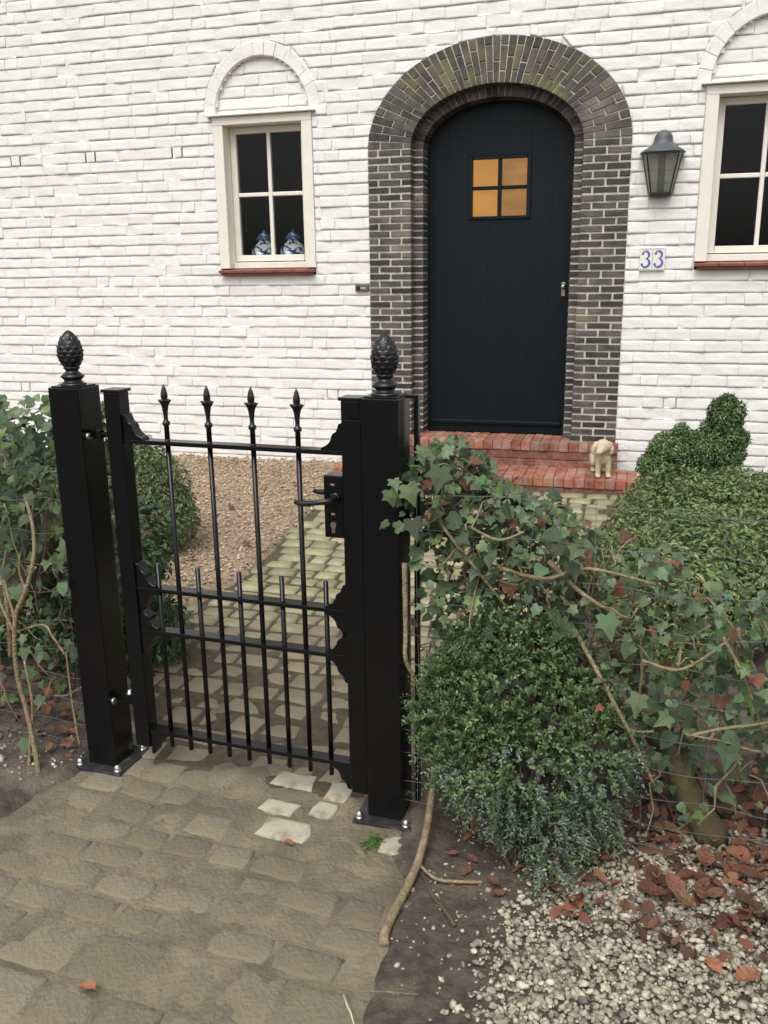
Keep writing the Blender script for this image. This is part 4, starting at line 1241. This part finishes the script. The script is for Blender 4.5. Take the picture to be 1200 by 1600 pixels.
def shrub(name, loc, label, cat, lobes, layers, stems, group=None):
    root = empty(name, loc); tag(root, label, cat, group)
    lb = [(a - loc[0], b - loc[1], c - loc[2], d, e, f) for a, b, c, d, e, f in lobes]
    for (mt, n, smin, smax, asp, shell, filt) in layers:
        p, nn = lobes_points(lb, n, shell)
        if filt is not None:
            ok = filt(p + np.array(loc)); p, nn = p[ok], nn[ok]
        nn = nn * .7 + np.array([0, 0, .55])
        v, f = small_leaves(p, nn, smin, smax, asp)
        link('foliage', np_mesh('foliage', v, f, mt), root)['kind'] = 'stuff'
    for a, b, r0 in stems:
        pts, rad = crooked(Vector(a), Vector(b), 5, .012, r0, r0 * .4)
        stem(root, pts, rad, 'dark_twig', 6, 'branch')
    return root

# front boxwood: grown from leafy sprigs, upright above, hanging below
def sprig_leaves(base, dirs, length, smin, smax, m, asp):
    """m leaves along each sprig, in pairs that turn round the stem"""
    n = len(base); t = (np.arange(m) + .5) / m
    up = np.tile(np.array([0, 0, 1.0]), (n, 1))
    e1 = np.cross(dirs, up + rng.normal(0, .3, (n, 3))); e1 /= np.linalg.norm(e1, axis=1)[:, None]
    e2 = np.cross(dirs, e1)
    pos = base[:, None] + dirs[:, None] * (length[:, None] * t[None])[..., None]
    pos[..., 2] -= (t ** 2)[None] * length[:, None] * .25
    ph = (np.arange(m) * 2.4)[None] + rng.uniform(0, 6.28, (n, 1))
    rad = e1[:, None] * np.cos(ph)[..., None] + e2[:, None] * np.sin(ph)[..., None]
    a = rad + dirs[:, None] * rng.uniform(.5, 1.3, (n, m, 1)) + rng.normal(0, .25, (n, m, 3)); a /= np.linalg.norm(a, axis=2)[..., None]
    d = np.cross(a, np.cross(dirs[:, None] + np.array([0, 0, .6]), a)); d /= np.linalg.norm(d, axis=2)[..., None] + 1e-9
    b = np.cross(d, a)
    sz = rng.uniform(smin, smax, (n, m, 1)) * (1.05 - .35 * t[None, :, None])
    tail = pos; tip = pos + a * sz
    l = pos + a * sz * .45 + b * sz * asp * .5 + d * sz * .10; r_ = pos + a * sz * .45 - b * sz * asp * .5 + d * sz * .10
    v = np.stack([tail, r_, tip, l], 2).reshape(-1, 3)
    k = np.arange(n * m)[:, None] * 4
    f = np.concatenate([k + [[0, 1, 2]], k + [[0, 2, 3]]], 1).reshape(-1, 3)
    return v, f
fb = [(.29, 2.10, .44, .17, .15, .17), (.20, 2.08, .38, .12, .12, .15), (.41, 2.06, .41, .15, .13, .17), (.35, 2.01, .29, .16, .13, .15), (.51, 2.02, .30, .12, .11, .15), (.26, 2.08, .56, .09, .08, .09), (.23, 2.02, .27, .10, .10, .10), (.40, 1.92, .15, .05, .05, .10), (.37, 2.08, .55, .09, .08, .08), (.30, 1.96, .17, .035, .035, .08), (.48, 1.95, .16, .04, .04, .09), (.56, 1.99, .16, .03, .03, .08), (.41, 1.87, .07, .045, .04, .06), (.44, 1.83, .04, .05, .03, .03)]
rb = random.Random(3)
def boxwood():
    loc = np.array((.36, 1.98, .01)); root = empty('boxwood_shrub', tuple(loc))
    tag(root, 'bushy green boxwood shrub drooping in front of the right gate post', 'shrub')
    p, nn = lobes_points(fb, 3300, .6)
    low = np.clip((.40 - p[:, 2] + (p[:, 0] - .36) * .25 + rng.normal(0, .07, len(p))) / .26, 0, 1)
    dr = nn * .7 + rng.normal(0, .38, p.shape) + np.stack([low * .15, low * -.15, .75 - 1.5 * low], 1)
    dr /= np.linalg.norm(dr, axis=1)[:, None]
    ln = rng.uniform(.03, .065, len(p)) * (1 + .9 * (rng.random(len(p)) < .10))
    keep = p[:, 2] + dr[:, 2] * ln > .02
    p, dr, ln, low = p[keep] - loc, dr[keep], ln[keep], low[keep]
    g = low > rng.uniform(.0, 1.15, len(p)); tip_ = (rng.random(len(p)) < .16) & ~g
    for sel, mt, m, sm in ((~g & ~tip_, 'box_leaf', 13, (.011, .0185)), (tip_, 'box_leaf_light', 11, (.010, .0165)), (g, 'grey_leaf', 15, (.009, .0165))):
        v, f = sprig_leaves(p[sel], dr[sel], ln[sel], *sm, m, .58 if mt != 'grey_leaf' else .45)
        link('foliage', np_mesh('foliage', v, f, mt), root)['kind'] = 'stuff'
    v, f = small_leaves(p[rng.integers(0, len(p), 240)], np.tile((0, -.3, 1.0), (240, 1)), .010, .02, .6)
    link('foliage', np_mesh('foliage', v, f, 'dead_leaf'), root)['kind'] = 'stuff'
    for k in range(22):
        q = p[rb.randrange(len(p))] + loc
        pts, rad = crooked(Vector((.36 + rb.gauss(0, .02), 1.99 + rb.gauss(0, .02), .0)), Vector(q), 5, .014, rb.uniform(.004, .009), .0018)
        stem(root, pts, rad, 'dark_twig', 6, 'branch')
boxwood()
# broad low hedge inside, right
lh = []
for i in range(26):
    x = random.uniform(.0, 1.0); y = random.uniform(0, 1)
    lh.append((1.22 + x * 1.5 - .18 * (1 - y), 3.05 + y * 1.40, .24 + .03 * random.random() + .03 * min(1, x * 2), .30, .30, .22 + .04 * random.random()))
lh += [(1.12, 3.1, .24, .26, .27, .24), (1.10, 3.6, .22, .25, .28, .22), (1.30, 4.1, .20, .25, .28, .20)]
shrub('low_hedge', (1.9, 3.8, .02), 'broad low olive green hedge behind the ivy, right of the steps', 'hedge', lh,
      [('olive_leaf', 60000, .016, .031, .42, .30, None), ('topiary_leaf', 22000, .016, .030, .45, .35, None), ('dead_leaf', 250, .02, .035, .6, .1, None)],
      [((1.4 + .3 * i, 3.7, .0), (1.4 + .3 * i + .1, 3.6, .35), .012) for i in range(4)])
# topiary by the wall: a cushion with an upright neck
tp = [(1.69, 5.02, .47, .16, .15, .15), (1.84, 4.98, .46, .18, .16, .15), (1.60, 5.0, .42, .10, .10, .12), (1.93, 5.0, .56, .10, .10, .14), (1.94, 5.0, .68, .085, .085, .10), (1.99, 5.0, .50, .09, .09, .18), (1.80, 5.05, .24, .22, .16, .24)]
for i in range(46):
    c = rb.choice(tp[:6]); d = Vector((rb.gauss(0, 1), rb.gauss(-.6, .8), rb.gauss(.2, 1))).normalized(); q = rb.uniform(.03, .055)
    tp.append((c[0] + d.x * c[3] * rb.uniform(.7, 1.0), c[1] + d.y * c[4], c[2] + d.z * c[5] * rb.uniform(.7, 1.0), q, q, q * 1.2))
shrub('topiary', (1.8, 5.0, .08), 'clipped dark green topiary with an upright neck against the white wall', 'topiary', tp,
      [('topiary_leaf', 15000, .014, .024, .5, .35, None), ('box_leaf', 7000, .014, .024, .5, .5, None)],
      [((1.8, 5.02, .08), (1.7, 5.0, .5), .014), ((1.85, 5.02, .08), (1.97, 5.0, .7), .014)])
# dark evergreen mass behind the left fence
eh = []
for i in range(30):
    p = gw(rb.uniform(-1.1, -.12), rb.uniform(.42, .85)); eh.append((p.x, p.y, rb.uniform(.12, .80), rb.uniform(.10, .17), rb.uniform(.10, .16), rb.uniform(.12, .18)))
shrub('evergreen_bush', tuple(gw(-.5, .6, .02)), 'dark evergreen bush behind the left ivy', 'shrub', eh,
      [('box_leaf', 15000, .016, .034, .5, .5, None), ('ivy_leaf', 3000, .02, .04, .6, .3, None), ('dead_leaf', 300, .02, .035, .6, .3, None)],
      [(tuple(gw(-.9 + .25 * i, .6, .0)), tuple(gw(-.85 + .22 * i, .55, .8)), .012) for i in range(4)])
# dark shrub behind the gate, left
sl_ = [(-1.35, 4.62, .36, .30, .28, .32), (-1.50, 4.55, .30, .30, .28, .28), (-1.22, 4.58, .26, .22, .22, .22), (-1.36, 4.60, .52, .20, .2, .16), (-1.72, 4.6, .30, .28, .25, .28)]
shrub('round_shrub', (-1.42, 4.6, .05), 'dark rounded evergreen shrub seen through the left of the gate', 'shrub', sl_,
      [('box_leaf', 20000, .014, .024, .5, .4, None), ('olive_leaf', 6000, .014, .024, .5, .2, None)],
      [((-1.4, 4.6, .03), (-1.4 + d, 4.6, .45), .012) for d in (-.2, 0, .15)])

# ------------------------------------------------------------------ things on the ground
def log(name, a, b, r0, r1, label, cat):
    root = empty(name, (a[0], a[1], a[2])); tag(root, label, cat)
    a_, b_ = Vector(a), Vector(b); n = 14; seg = 14
    m = MB(); pts = [a_.lerp(b_, i / n) + Vector((.006 * math.sin(i * 1.3), .006 * math.cos(i * 1.9), .004 * math.sin(i * 2.2))) - a_ for i in range(n + 1)]
    m.tube(pts, [r0 + (r1 - r0) * i / n for i in range(n + 1)], seg)
    m.v = [tuple(Vector(p) + Vector((noise1(p[0] * 3 + p[2], p[1], 9), noise1(p[1] * 3 - p[2], p[0], 9), 0)) * .012) for p in m.v]
    m.build('trunk', 'mossy_wood', root, smooth=True)
    return root
log('mossy_log', gw(1.865, .14, .02), gw(1.60, .20, .52), .042, .036, 'mossy diagonal log brace leaning behind the right wire fence', 'log')
log('mossy_log', gw(-.50, .24, .36), gw(-.20, .22, .72), .055, .045, 'mossy yellowish log brace behind the left ivy', 'log')

# cut ivy root that hangs down by the right post
rt = empty('ivy_root', (.0, 1.72, .0)); tag(rt, 'bare woody ivy root lying on soil at the right post', 'root')
soil_at = lambda x, y: float(soil_h(np.array([x]), np.array([y]))[0])
P = [(.14, 2.27, .30), (.138, 2.25, .16), (.115, 2.13, .075), (.085, 2.00, .035), (.05, 1.90, .02), (.01, 1.80, .015), (-.01, 1.74, .012), (-.012, 1.705, .004)]
pts = spline([(x, y, max(z, soil_at(x, y) + .004) if y < 2.1 else z) for x, y, z in P], 5)
stem(rt, pts, [.0095 + .003 * (k / len(pts)) for k in range(len(pts))], 'twig', 8)
P = [(.078, 1.97, .03), (.12, 1.92, .03), (.18, 1.905, .028), (.235, 1.90, .025)]
stem(rt, spline([(x, y, soil_at(x, y) + .012) for x, y, z in P], 5), [.0045] * 16, 'twig', 6, 'side_root')
P = [(.085, 1.95, .03), (.11, 1.87, .02), (.14, 1.80, .015), (.155, 1.765, .01)]
stem(rt, spline([(x, y, soil_at(x, y) + .006) for x, y, z in P], 5), [.006] * 16, 'dark_twig', 6, 'side_root')

def dead_leaf_mesh(seed, mt):
    r_ = random.Random(seed); m = MB()
    n = 8; L_, W = 1.0, r_.uniform(.22, .34)
    curl, cup = r_.uniform(-.5, .5), r_.uniform(.2, .7)
    vs_, fs = [], []
    for i in range(n + 1):
        t = i / n; w = W * math.sin(PI * min(1, t * .95 + .04)) ** .8 * (1 + (.07 if i % 2 else -.05))
        z0 = curl * (t - .5) ** 2
        for s in (-1, 0, 1): vs_.append((s * w, t - .5, z0 + cup * w * abs(s) * .8 + r_.uniform(-.03, .03)))
    for i in range(n):
        for s in (0, 1):
            a = i * 3 + s; fs.append((a, a + 1, a + 4, a + 3))
    m.add(vs_, fs)
    m.tube([(0, -.5, .05), (0, -.65, .08), (.02, -.75, .06)], .012, 4)
    return m.mesh('fallen_leaf', mt)
DL = [dead_leaf_mesh(i, 'dead_leaf') for i in range(6)]
OL = [dead_leaf_mesh(20 + i, 'orange_leaf') for i in range(3)]
def put_leaf(x, y, s, mesh, label, group=None, z=None, rz=None):
    o = link('fallen_leaf', mesh)
    z = soil_at(x, y) if z is None else z
    o.matrix_world = Matrix.Translation((x, y, z + .010)) @ Matrix.Rotation(random.uniform(0, 6.28) if rz is None else rz, 4, 'Z') @ Matrix.Rotation(random.gauss(0, .25), 4, 'X') @ Matrix.Rotation(random.gauss(0, .25), 4, 'Y') @ Matrix.Scale(s, 4)
    tag(o, label, 'leaf', group)
    return o
put_leaf(-.657, 1.581, .052, OL[0], 'single orange leaf on the sandy paving near the camera', z=.004, rz=1.0)
put_leaf(.763, 1.561, .085, OL[1], 'long curled orange leaf on the gravel at lower right', z=.03, rz=-.9)
put_leaf(.705, 1.60, .05, OL[2], 'small upright orange leaf on the gravel beside the curled one', z=.03, rz=.2)
put_leaf(-.27, 2.085, .03, OL[2], 'tiny tan leaf scrap on the sand before the gate', z=.004, rz=1.2)
put_leaf(.262, 1.90, .05, DL[1], 'brown leaf beside the ivy root under the boxwood', rz=.5)
for (x, y) in ((.66, 1.88), (.68, 1.85), (.71, 1.84), (.72, 1.79), (.75, 1.81), (.78, 1.74), (.82, 1.75), (.86, 1.80), (.75, 1.86), (.80, 1.85), (.84, 1.68), (.88, 1.71), (.68, 1.93), (.65, 1.83), (.72, 1.90), (.91, 1.88), (.96, 1.80), (.90, 1.94), (.80, 1.94), (.80, 1.79), (.86, 1.76), (.98, 1.95), (.85, 2.02), (.95, 2.05), (.73, 2.0)):
    put_leaf(x + random.gauss(0, .012), y + random.gauss(0, .012), random.uniform(.045, .075), random.choice(DL), 'brown curled leaf in the drift on the gravel right of the boxwood', 'brown leaves drifted on the gravel', z=soil_at(x, y) + random.uniform(.012, .035))
for (x, y) in ((.20, 1.95), (.22, 1.99), (.17, 2.02), (.33, 1.93), (.40, 1.82), (.27, 1.86)):
    put_leaf(x, y, random.uniform(.035, .05), random.choice(DL), 'small brown leaf on soil under the boxwood shrub', 'leaves under the boxwood')
for (x, y) in ((-.52, 5.45), (-.95, 5.3), (-.75, 4.6), (-.36, 6.1), (-1.0, 4.4), (-.6, 5.9), (-.55, 4.85)):
    put_leaf(x, y, .07, random.choice(DL), 'dry leaf on the tan chippings behind the gate', 'leaves on the chippings', z=soil_at(x, y) + .02)
for (x, y) in ((-.93, 3.45), (-1.0, 3.6), (-.88, 3.65), (-.98, 3.3), (-1.05, 3.75), (-.90, 3.25), (-.80, 3.55)):
    put_leaf(x, y, .08, random.choice(DL), 'brown leaf at the path edge behind the lower gate rails', 'leaves at the path edge', z=soil_at(x, y) + .025)
put_leaf(*hw(.30, -.56)[:2], .09, DL[2], 'curled brown leaf at the foot of the lower step', z=.10)

# leaf litter under the fences
def litter(name, pts, label, smin=.03, smax=.06):
    V, F, n = [], [], 0
    arr = [(np.array([v.co[:] for v in m.vertices]), [tuple(p.vertices) for p in m.polygons if len(p.vertices) == 4][:16]) for m in DL]
    for (x, y) in pts:
        a, f = random.choice(arr)
        Mx = Matrix.Translation((x, y, soil_at(x, y) + random.uniform(.004, .03))) @ Matrix.Rotation(random.uniform(0, 6.28), 4, 'Z') @ Matrix.Rotation(random.gauss(0, .5), 4, 'X') @ Matrix.Rotation(random.gauss(0, .5), 4, 'Y') @ Matrix.Scale(random.uniform(smin, smax), 4)
        A = np.array(Mx); V.append(a @ A[:3, :3].T + A[:3, 3]); F.append(np.array(f) + n); n += len(a)
    o = link(name, np_mesh(name, np.concatenate(V), np.concatenate(F), 'dead_leaf'))
    tag(o, label, 'leaf litter', kind='stuff')
pts = []
while len(pts) < 900:
    x, y = random.uniform(1.2, 3.0), random.gauss(.25, .22)
    if -.05 < y < .9: p = gw(x, y); pts.append((p.x, p.y))
for i in range(160):
    p = gw(random.uniform(1.5, 2.2), random.uniform(-.3, .1)); pts.append((p.x, p.y))
litter('leaf_litter', pts, 'red brown leaf litter under the right fence')
pts = []
for i in range(220):
    p = gw(random.uniform(-.8, -.02), random.uniform(-.02, .6)); pts.append((p.x, p.y))
litter('leaf_litter', pts, 'dull leaf litter and soil under the left fence', .02, .045)

# small stones on the left soil and in the right soil
q = np.array([tuple(gw(random.uniform(-.6, -.03), random.uniform(-.16, .10))[:2]) for _ in range(160)])
pebble_scatter('small_stones', q, soil_h(q[:, 0], q[:, 1]), .003, .009, .6, 'pebbles', 'scattered small stones in the soil by the left post', 'stones')
q = np.array([(random.uniform(.0, .35), random.uniform(1.55, 2.0)) for _ in range(140)])
pebble_scatter('small_stones', q, soil_h(q[:, 0], q[:, 1]), .003, .008, .6, 'pebbles', 'scattered small stones in the soil under the boxwood', 'stones')
q = np.array([tuple(gw(-.27, -.085)[:2])])
pb = pebble_scatter('stone', q, soil_h(q[:, 0], q[:, 1]), .018, .019, .7, 'pebbles', 'rounded grey stone on the soil left of the left post', 'stone')
del pb['kind']

# grass tuft between the paving stones
gt = empty('grass_tuft', (-.047, 2.085, .0)); tag(gt, 'small green grass tuft in the paving by the right post', 'grass')
for i in range(130):
    a = random.uniform(0, 6.28); l = random.uniform(.008, .022); oy = random.gauss(0, .022); ox = random.gauss(0, .010) + oy * .35
    d = Vector((math.cos(a), math.sin(a), random.uniform(.1, .7))).normalized() * l
    w = Vector((-math.sin(a), math.cos(a), 0)) * .0022
    p0 = Vector((ox, oy, .001)); p1 = p0 + d * .5 + Vector((0, 0, .005)); p2 = p0 + d
    MB().add([p0 - w, p0 + w, p1 + w * .8, p1 - w * .8, p2], [(0, 1, 2, 3), (3, 2, 4)]).build('blade', 'grass_blade', gt)
# twigs
def twig(x0, y0, x1, y1, r_, label, mt='twig', z=.008):
    o = MB().tube([(0, 0, 0), ((x1 - x0) * .35, (y1 - y0) * .4, .003), ((x1 - x0) * .7, (y1 - y0) * .65, .001), (x1 - x0, y1 - y0, 0)], [r_, r_ * .95, r_ * .8, r_ * .5], 6).build('twig', mt, None, smooth=True)
    o.location = (x0, y0, z); tag(o, label, 'twig'); return o
twig(-.10, 1.56, -.075, 1.48, .003, 'short pale stripped twig at the bottom edge of the path', 'cream_stone')
twig(-.05, 1.555, .06, 1.545, .0018, 'thin dry twig lying on soil at the bottom edge', 'twig', .02)
twig(.92, 2.05, 1.12, 1.93, .003, 'long straw coloured twig on the leaf drift under the right fence', 'twig', .04)

# ------------------------------------------------------------------ things on the house front
def wall_lamp():
    L0 = hw(1.03, -.0, 1.96); root = empty('wall_lantern', L0, HROT)
    tag(root, 'black half lantern on the white wall above the house number', 'lamp')
    yb = -.010
    z0, z1 = .015, .255
    wb, wt, db, dt = .072, .122, .075, .125      # half width / depth at bottom and top
    cor = lambda z: (wb + (wt - wb) * (z - z0) / (z1 - z0), db + (dt - db) * (z - z0) / (z1 - z0))
    fr = MB()
    def bar(a, b, r_=.006): fr.tube([a, b], r_, 4)
    c = {}
    for z in (z0, z1):
        w, d = cor(z); c[z] = [(-w, yb, z), (-w * .80, yb - d, z), (w * .80, yb - d, z), (w, yb, z)]
    for i in range(4): bar(c[z0][i], c[z1][i])
    for z in (z0, z1):
        for i in range(3): bar(c[z][i], c[z][i + 1], .007)
    fr.build('frame', 'black_iron', root)['kind'] = 'stuff'
    for i in range(3):
        a, b, d, e = [Vector(q) for q in (c[z0][i], c[z0][i + 1], c[z1][i + 1], c[z1][i])]
        nrm = (b - a).cross(e - a).normalized() * .0015
        MB().add([a, b, d, e, a + nrm, b + nrm, d + nrm, e + nrm], [(0, 3, 2, 1), (4, 5, 6, 7), (0, 1, 5, 4), (1, 2, 6, 5), (2, 3, 7, 6), (3, 0, 4, 7)]).build('pane', 'lamp_glass', root)
    # swept roof and dome, half round against the wall
    prof = [(1.12, z1 + .002), (1.10, z1 + .010), (.86, z1 + .030), (.62, z1 + .050), (.50, z1 + .070), (.47, z1 + .095), (.42, z1 + .115), (.30, z1 + .132), (.14, z1 + .142), (.02, z1 + .145)]
    m = MB(); n = 14
    for k, z in prof:
        for i in range(n + 1):
            a = PI * i / n
            sq = k if k < .6 else k * (1 + .12 * abs(math.sin(2 * a)))
            m.v.append((-math.cos(a) * wt * sq, yb - math.sin(a) * dt * sq * 1.02, z))
    for j in range(len(prof) - 1):
        for i in range(n): m.f.append((j * (n + 1) + i, j * (n + 1) + i + 1, (j + 1) * (n + 1) + i + 1, (j + 1) * (n + 1) + i))
    m.f.append(tuple(range(n, -1, -1)))
    m.build('roof', 'lead', root, smooth=True)
    MB().box((-.068, yb - .075, 0), (.068, yb, .013)).build('base', 'black_iron', root, bevel=.003)
    MB().box((-.022, yb + .0015, .0), (.022, yb + .009, z1 + .06)).build('back_plate', 'lead', root, bevel=.002)
    MB().lathe([(.017, .0135), (.017, .055), (.013, .058), (.013, .075)], 14, (0, yb - .04, 0)).build('bulb_holder', 'black_iron', root, smooth=False)
wall_lamp()

def digit_three(m, cx, cz, h, y):
    """heavy-light stroked figure 3"""
    def arc(ccx, ccz, rx, rz, a0, a1, w0, w1, wm):
        n = 18; P = []
        for i in range(n + 1):
            t = i / n; a = a0 + (a1 - a0) * t
            w = (w0 * (1 - t) + w1 * t) * (1 - math.sin(PI * t)) + wm * math.sin(PI * t)
            P.append((ccx + rx * math.cos(a), ccz + rz * math.sin(a), math.cos(a), math.sin(a), w / 2))
        o = len(m.v)
        for x, z, nx, nz, w in P: m.v += [(x + nx * w, y, z + nz * w), (x - nx * w, y, z - nz * w)]
        for i in range(n): m.f.append((o + 2 * i, o + 2 * i + 1, o + 2 * i + 3, o + 2 * i + 2))
    def disc(x, z, r_):
        o = len(m.v); n = 14
        m.v += [(x + r_ * math.cos(2 * PI * i / n), y, z + r_ * math.sin(2 * PI * i / n)) for i in range(n)]; m.f.append(tuple(range(o, o + n)))
    arc(cx - .03 * h, cz + .24 * h, .20 * h, .22 * h, R(150), R(-88), .07 * h, .05 * h, .13 * h)
    arc(cx - .03 * h, cz - .22 * h, .24 * h, .25 * h, R(88), R(-150), .05 * h, .07 * h, .15 * h)
    disc(cx - .19 * h, cz + .31 * h, .075 * h); disc(cx - .22 * h, cz - .31 * h, .08 * h)
def house_number():
    root = empty('house_number', hw(1.008, 0, 1.498), HROT)
    tag(root, 'white tile house number 33 in blue below the lantern', 'house number')
    for s in (-1, 1):
        t = MB().box((s * .0405 - .0395, -.022, 0), (s * .0405 + .0395, -.004, .145)).build('tile', 'tile_white', root, bevel=.003)
        d = MB(); digit_three(d, s * .0405, .0725, .108, -.0226); d.build('figure', 'tile_blue', t)
        MB().box((s * .0405 - .030, -.0225, .134), (s * .0405 + .030, -.0221, .1385)).build('border', 'tile_ochre', t)
        MB().box((s * .0405 - .030, -.0225, .0065), (s * .0405 + .030, -.0221, .011)).build('border', 'tile_ochre', t)
    # stroked figures face the street whatever their winding
house_number()
def doorbell():
    root = empty('doorbell', hw(-.993, 0, 1.378), HROT); tag(root, 'small dark doorbell plate on the white wall left of the door', 'doorbell')
    MB().box((-.052, -.026, 0), (.052, -.003, .046)).build('plate', 'lead', root, bevel=.004)
    MB().box((-.010, -.030, .014), (.030, -.0265, .032)).build('button', 'bell_light', root, bevel=.002)
    MB().box((-.042, -.029, .012), (-.016, -.0265, .034)).build('cover', 'black_iron', root, bevel=.002)
doorbell()

def vase(x, label, mt):
    root = empty('vase', hw(x, .215, WB + .0205), HROT); tag(root, label, 'vase', 'china vases on the window sill')
    k = .098
    prof = [(.45, 0), (.47, .08), (.62, .25), (.9, .6), (1.02, 1.0), (.95, 1.35), (.70, 1.62), (.50, 1.75), (.46, 1.88), (.48, 1.95)]
    MB().lathe([(r_ * k, z * k) for r_, z in prof], 28).build('body', mt, root, smooth=True)
    lid = [(.62, 1.955), (.66, 2.0), (.60, 2.06), (.50, 2.2), (.34, 2.38), (.14, 2.48), (.10, 2.55), (.13, 2.62), (.02, 2.70)]
    MB().lathe([(r_ * k, z * k) for r_, z in lid], 28).build('lid', 'china_blue', root, smooth=True)
vase(WIN[0] - .112, 'blue patterned lidded china vase, left of two in the left window', 'china_white')
vase(WIN[0] + .122, 'white and blue lidded china vase, right of two in the left window', 'china_white')

# ------------------------------------------------------------------ dog figure on the lower step
def dog():
    base = hw(.765, -.335, ZL + .002)
    parts = []
    me = bpy.data.meshes.new('body'); bm = bmesh.new()
    def ball(c, r_, sc=(1, 1, 1)):
        bmesh.ops.create_icosphere(bm, subdivisions=2, radius=1, matrix=Matrix.Translation(c) @ Matrix.Diagonal((r_ * sc[0], r_ * sc[1], r_ * sc[2], 1)))
    def limb(pts, rad):
        for (a, b), (ra, rb) in zip(zip(pts[:-1], pts[1:]), zip(rad[:-1], rad[1:])):
            for i in range(7):
                t = i / 6; ball(Vector(a).lerp(Vector(b), t), ra + (rb - ra) * t)
    # faces the street (-y), head turned to the left (-x)
    limb([(0, -.02, .125), (.005, .06, .125), (.01, .13, .12)], [.050, .046, .048])
    ball((0, -.03, .13), .052, (1, 1, 1.05))
    for sx in (-1, 1):
        limb([(sx * .030, -.045, .12), (sx * .034, -.05, .06), (sx * .034, -.052, .018)], [.024, .019, .018]); ball((sx * .034, -.066, .013), .019, (1, 1.2, .7))
        limb([(sx * .034, .13, .11), (sx * .037, .118, .065), (sx * .036, .14, .045), (sx * .036, .135, .015)], [.032, .024, .018, .016]); ball((sx * .036, .122, .012), .018, (1, 1.25, .7))
    limb([(0, -.04, .15), (-.008, -.06, .19)], [.040, .038])
    ball((-.012, -.072, .215), .052, (1.02, 1.0, .95))
    limb([(-.022, -.10, .203), (-.045, -.135, .190)], [.032, .023]); ball((-.050, -.143, .193), .012)
    for sx in (-1, 1):
        limb([(-.012 + sx * .045, -.062, .232), (-.014 + sx * .060, -.068, .195), (-.014 + sx * .058, -.072, .168)], [.016, .018, .012])
    limb([(.01, .165, .13), (.015, .195, .16), (.02, .20, .20)], [.014, .011, .008])
    bm.to_mesh(me); bm.free()
    o = link('dog_statue', me); me.materials.append(MATS['cream_stone'])
    o.location = base; o.rotation_euler = (0, 0, HROT + R(12))
    md = o.modifiers.new('r', 'REMESH'); md.mode = 'VOXEL'; md.voxel_size = .0045; md.use_smooth_shade = True
    sm = o.modifiers.new('s', 'SMOOTH'); sm.factor = .5; sm.iterations = 3
    tag(o, 'cream stone dog figure standing on the right end of the steps', 'statue')
    return o
dog()

# metal foot grate before the steps
def grate():
    root = empty('foot_grate', hw(.19, -.70, .094), HROT + R(2)); tag(root, 'grey metal foot grate set in the path before the steps', 'grate')
    w, d = .30, .20
    m = MB(); t = .008
    m.box((-w / 2, -d / 2, 0), (w / 2, -d / 2 + t, .014)); m.box((-w / 2, d / 2 - t, 0), (w / 2, d / 2, .014)); m.box((-w / 2, -d / 2 + t + .0003, 0), (-w / 2 + t, d / 2 - t - .0003, .014)); m.box((w / 2 - t, -d / 2 + t + .0003, 0), (w / 2, d / 2 - t - .0003, .014))
    m.build('frame', 'grate', root)
    for i in range(1, 22): MB().box((-w / 2 + w * i / 22 - .0015, -d / 2 + t, .002), (-w / 2 + w * i / 22 + .0015, d / 2 - t, .012)).build('bar', 'grate', root)
    for i in range(1, 8): MB().box((-w / 2 + t, -d / 2 + d * i / 8 - .001, .0008), (w / 2 - t, -d / 2 + d * i / 8 + .001, .0105)).build('cross_bar', 'grate', root)
    MB().box((-w / 2, -d / 2, -.03), (w / 2, d / 2, -.006)).build('tray', 'void', root)
grate()
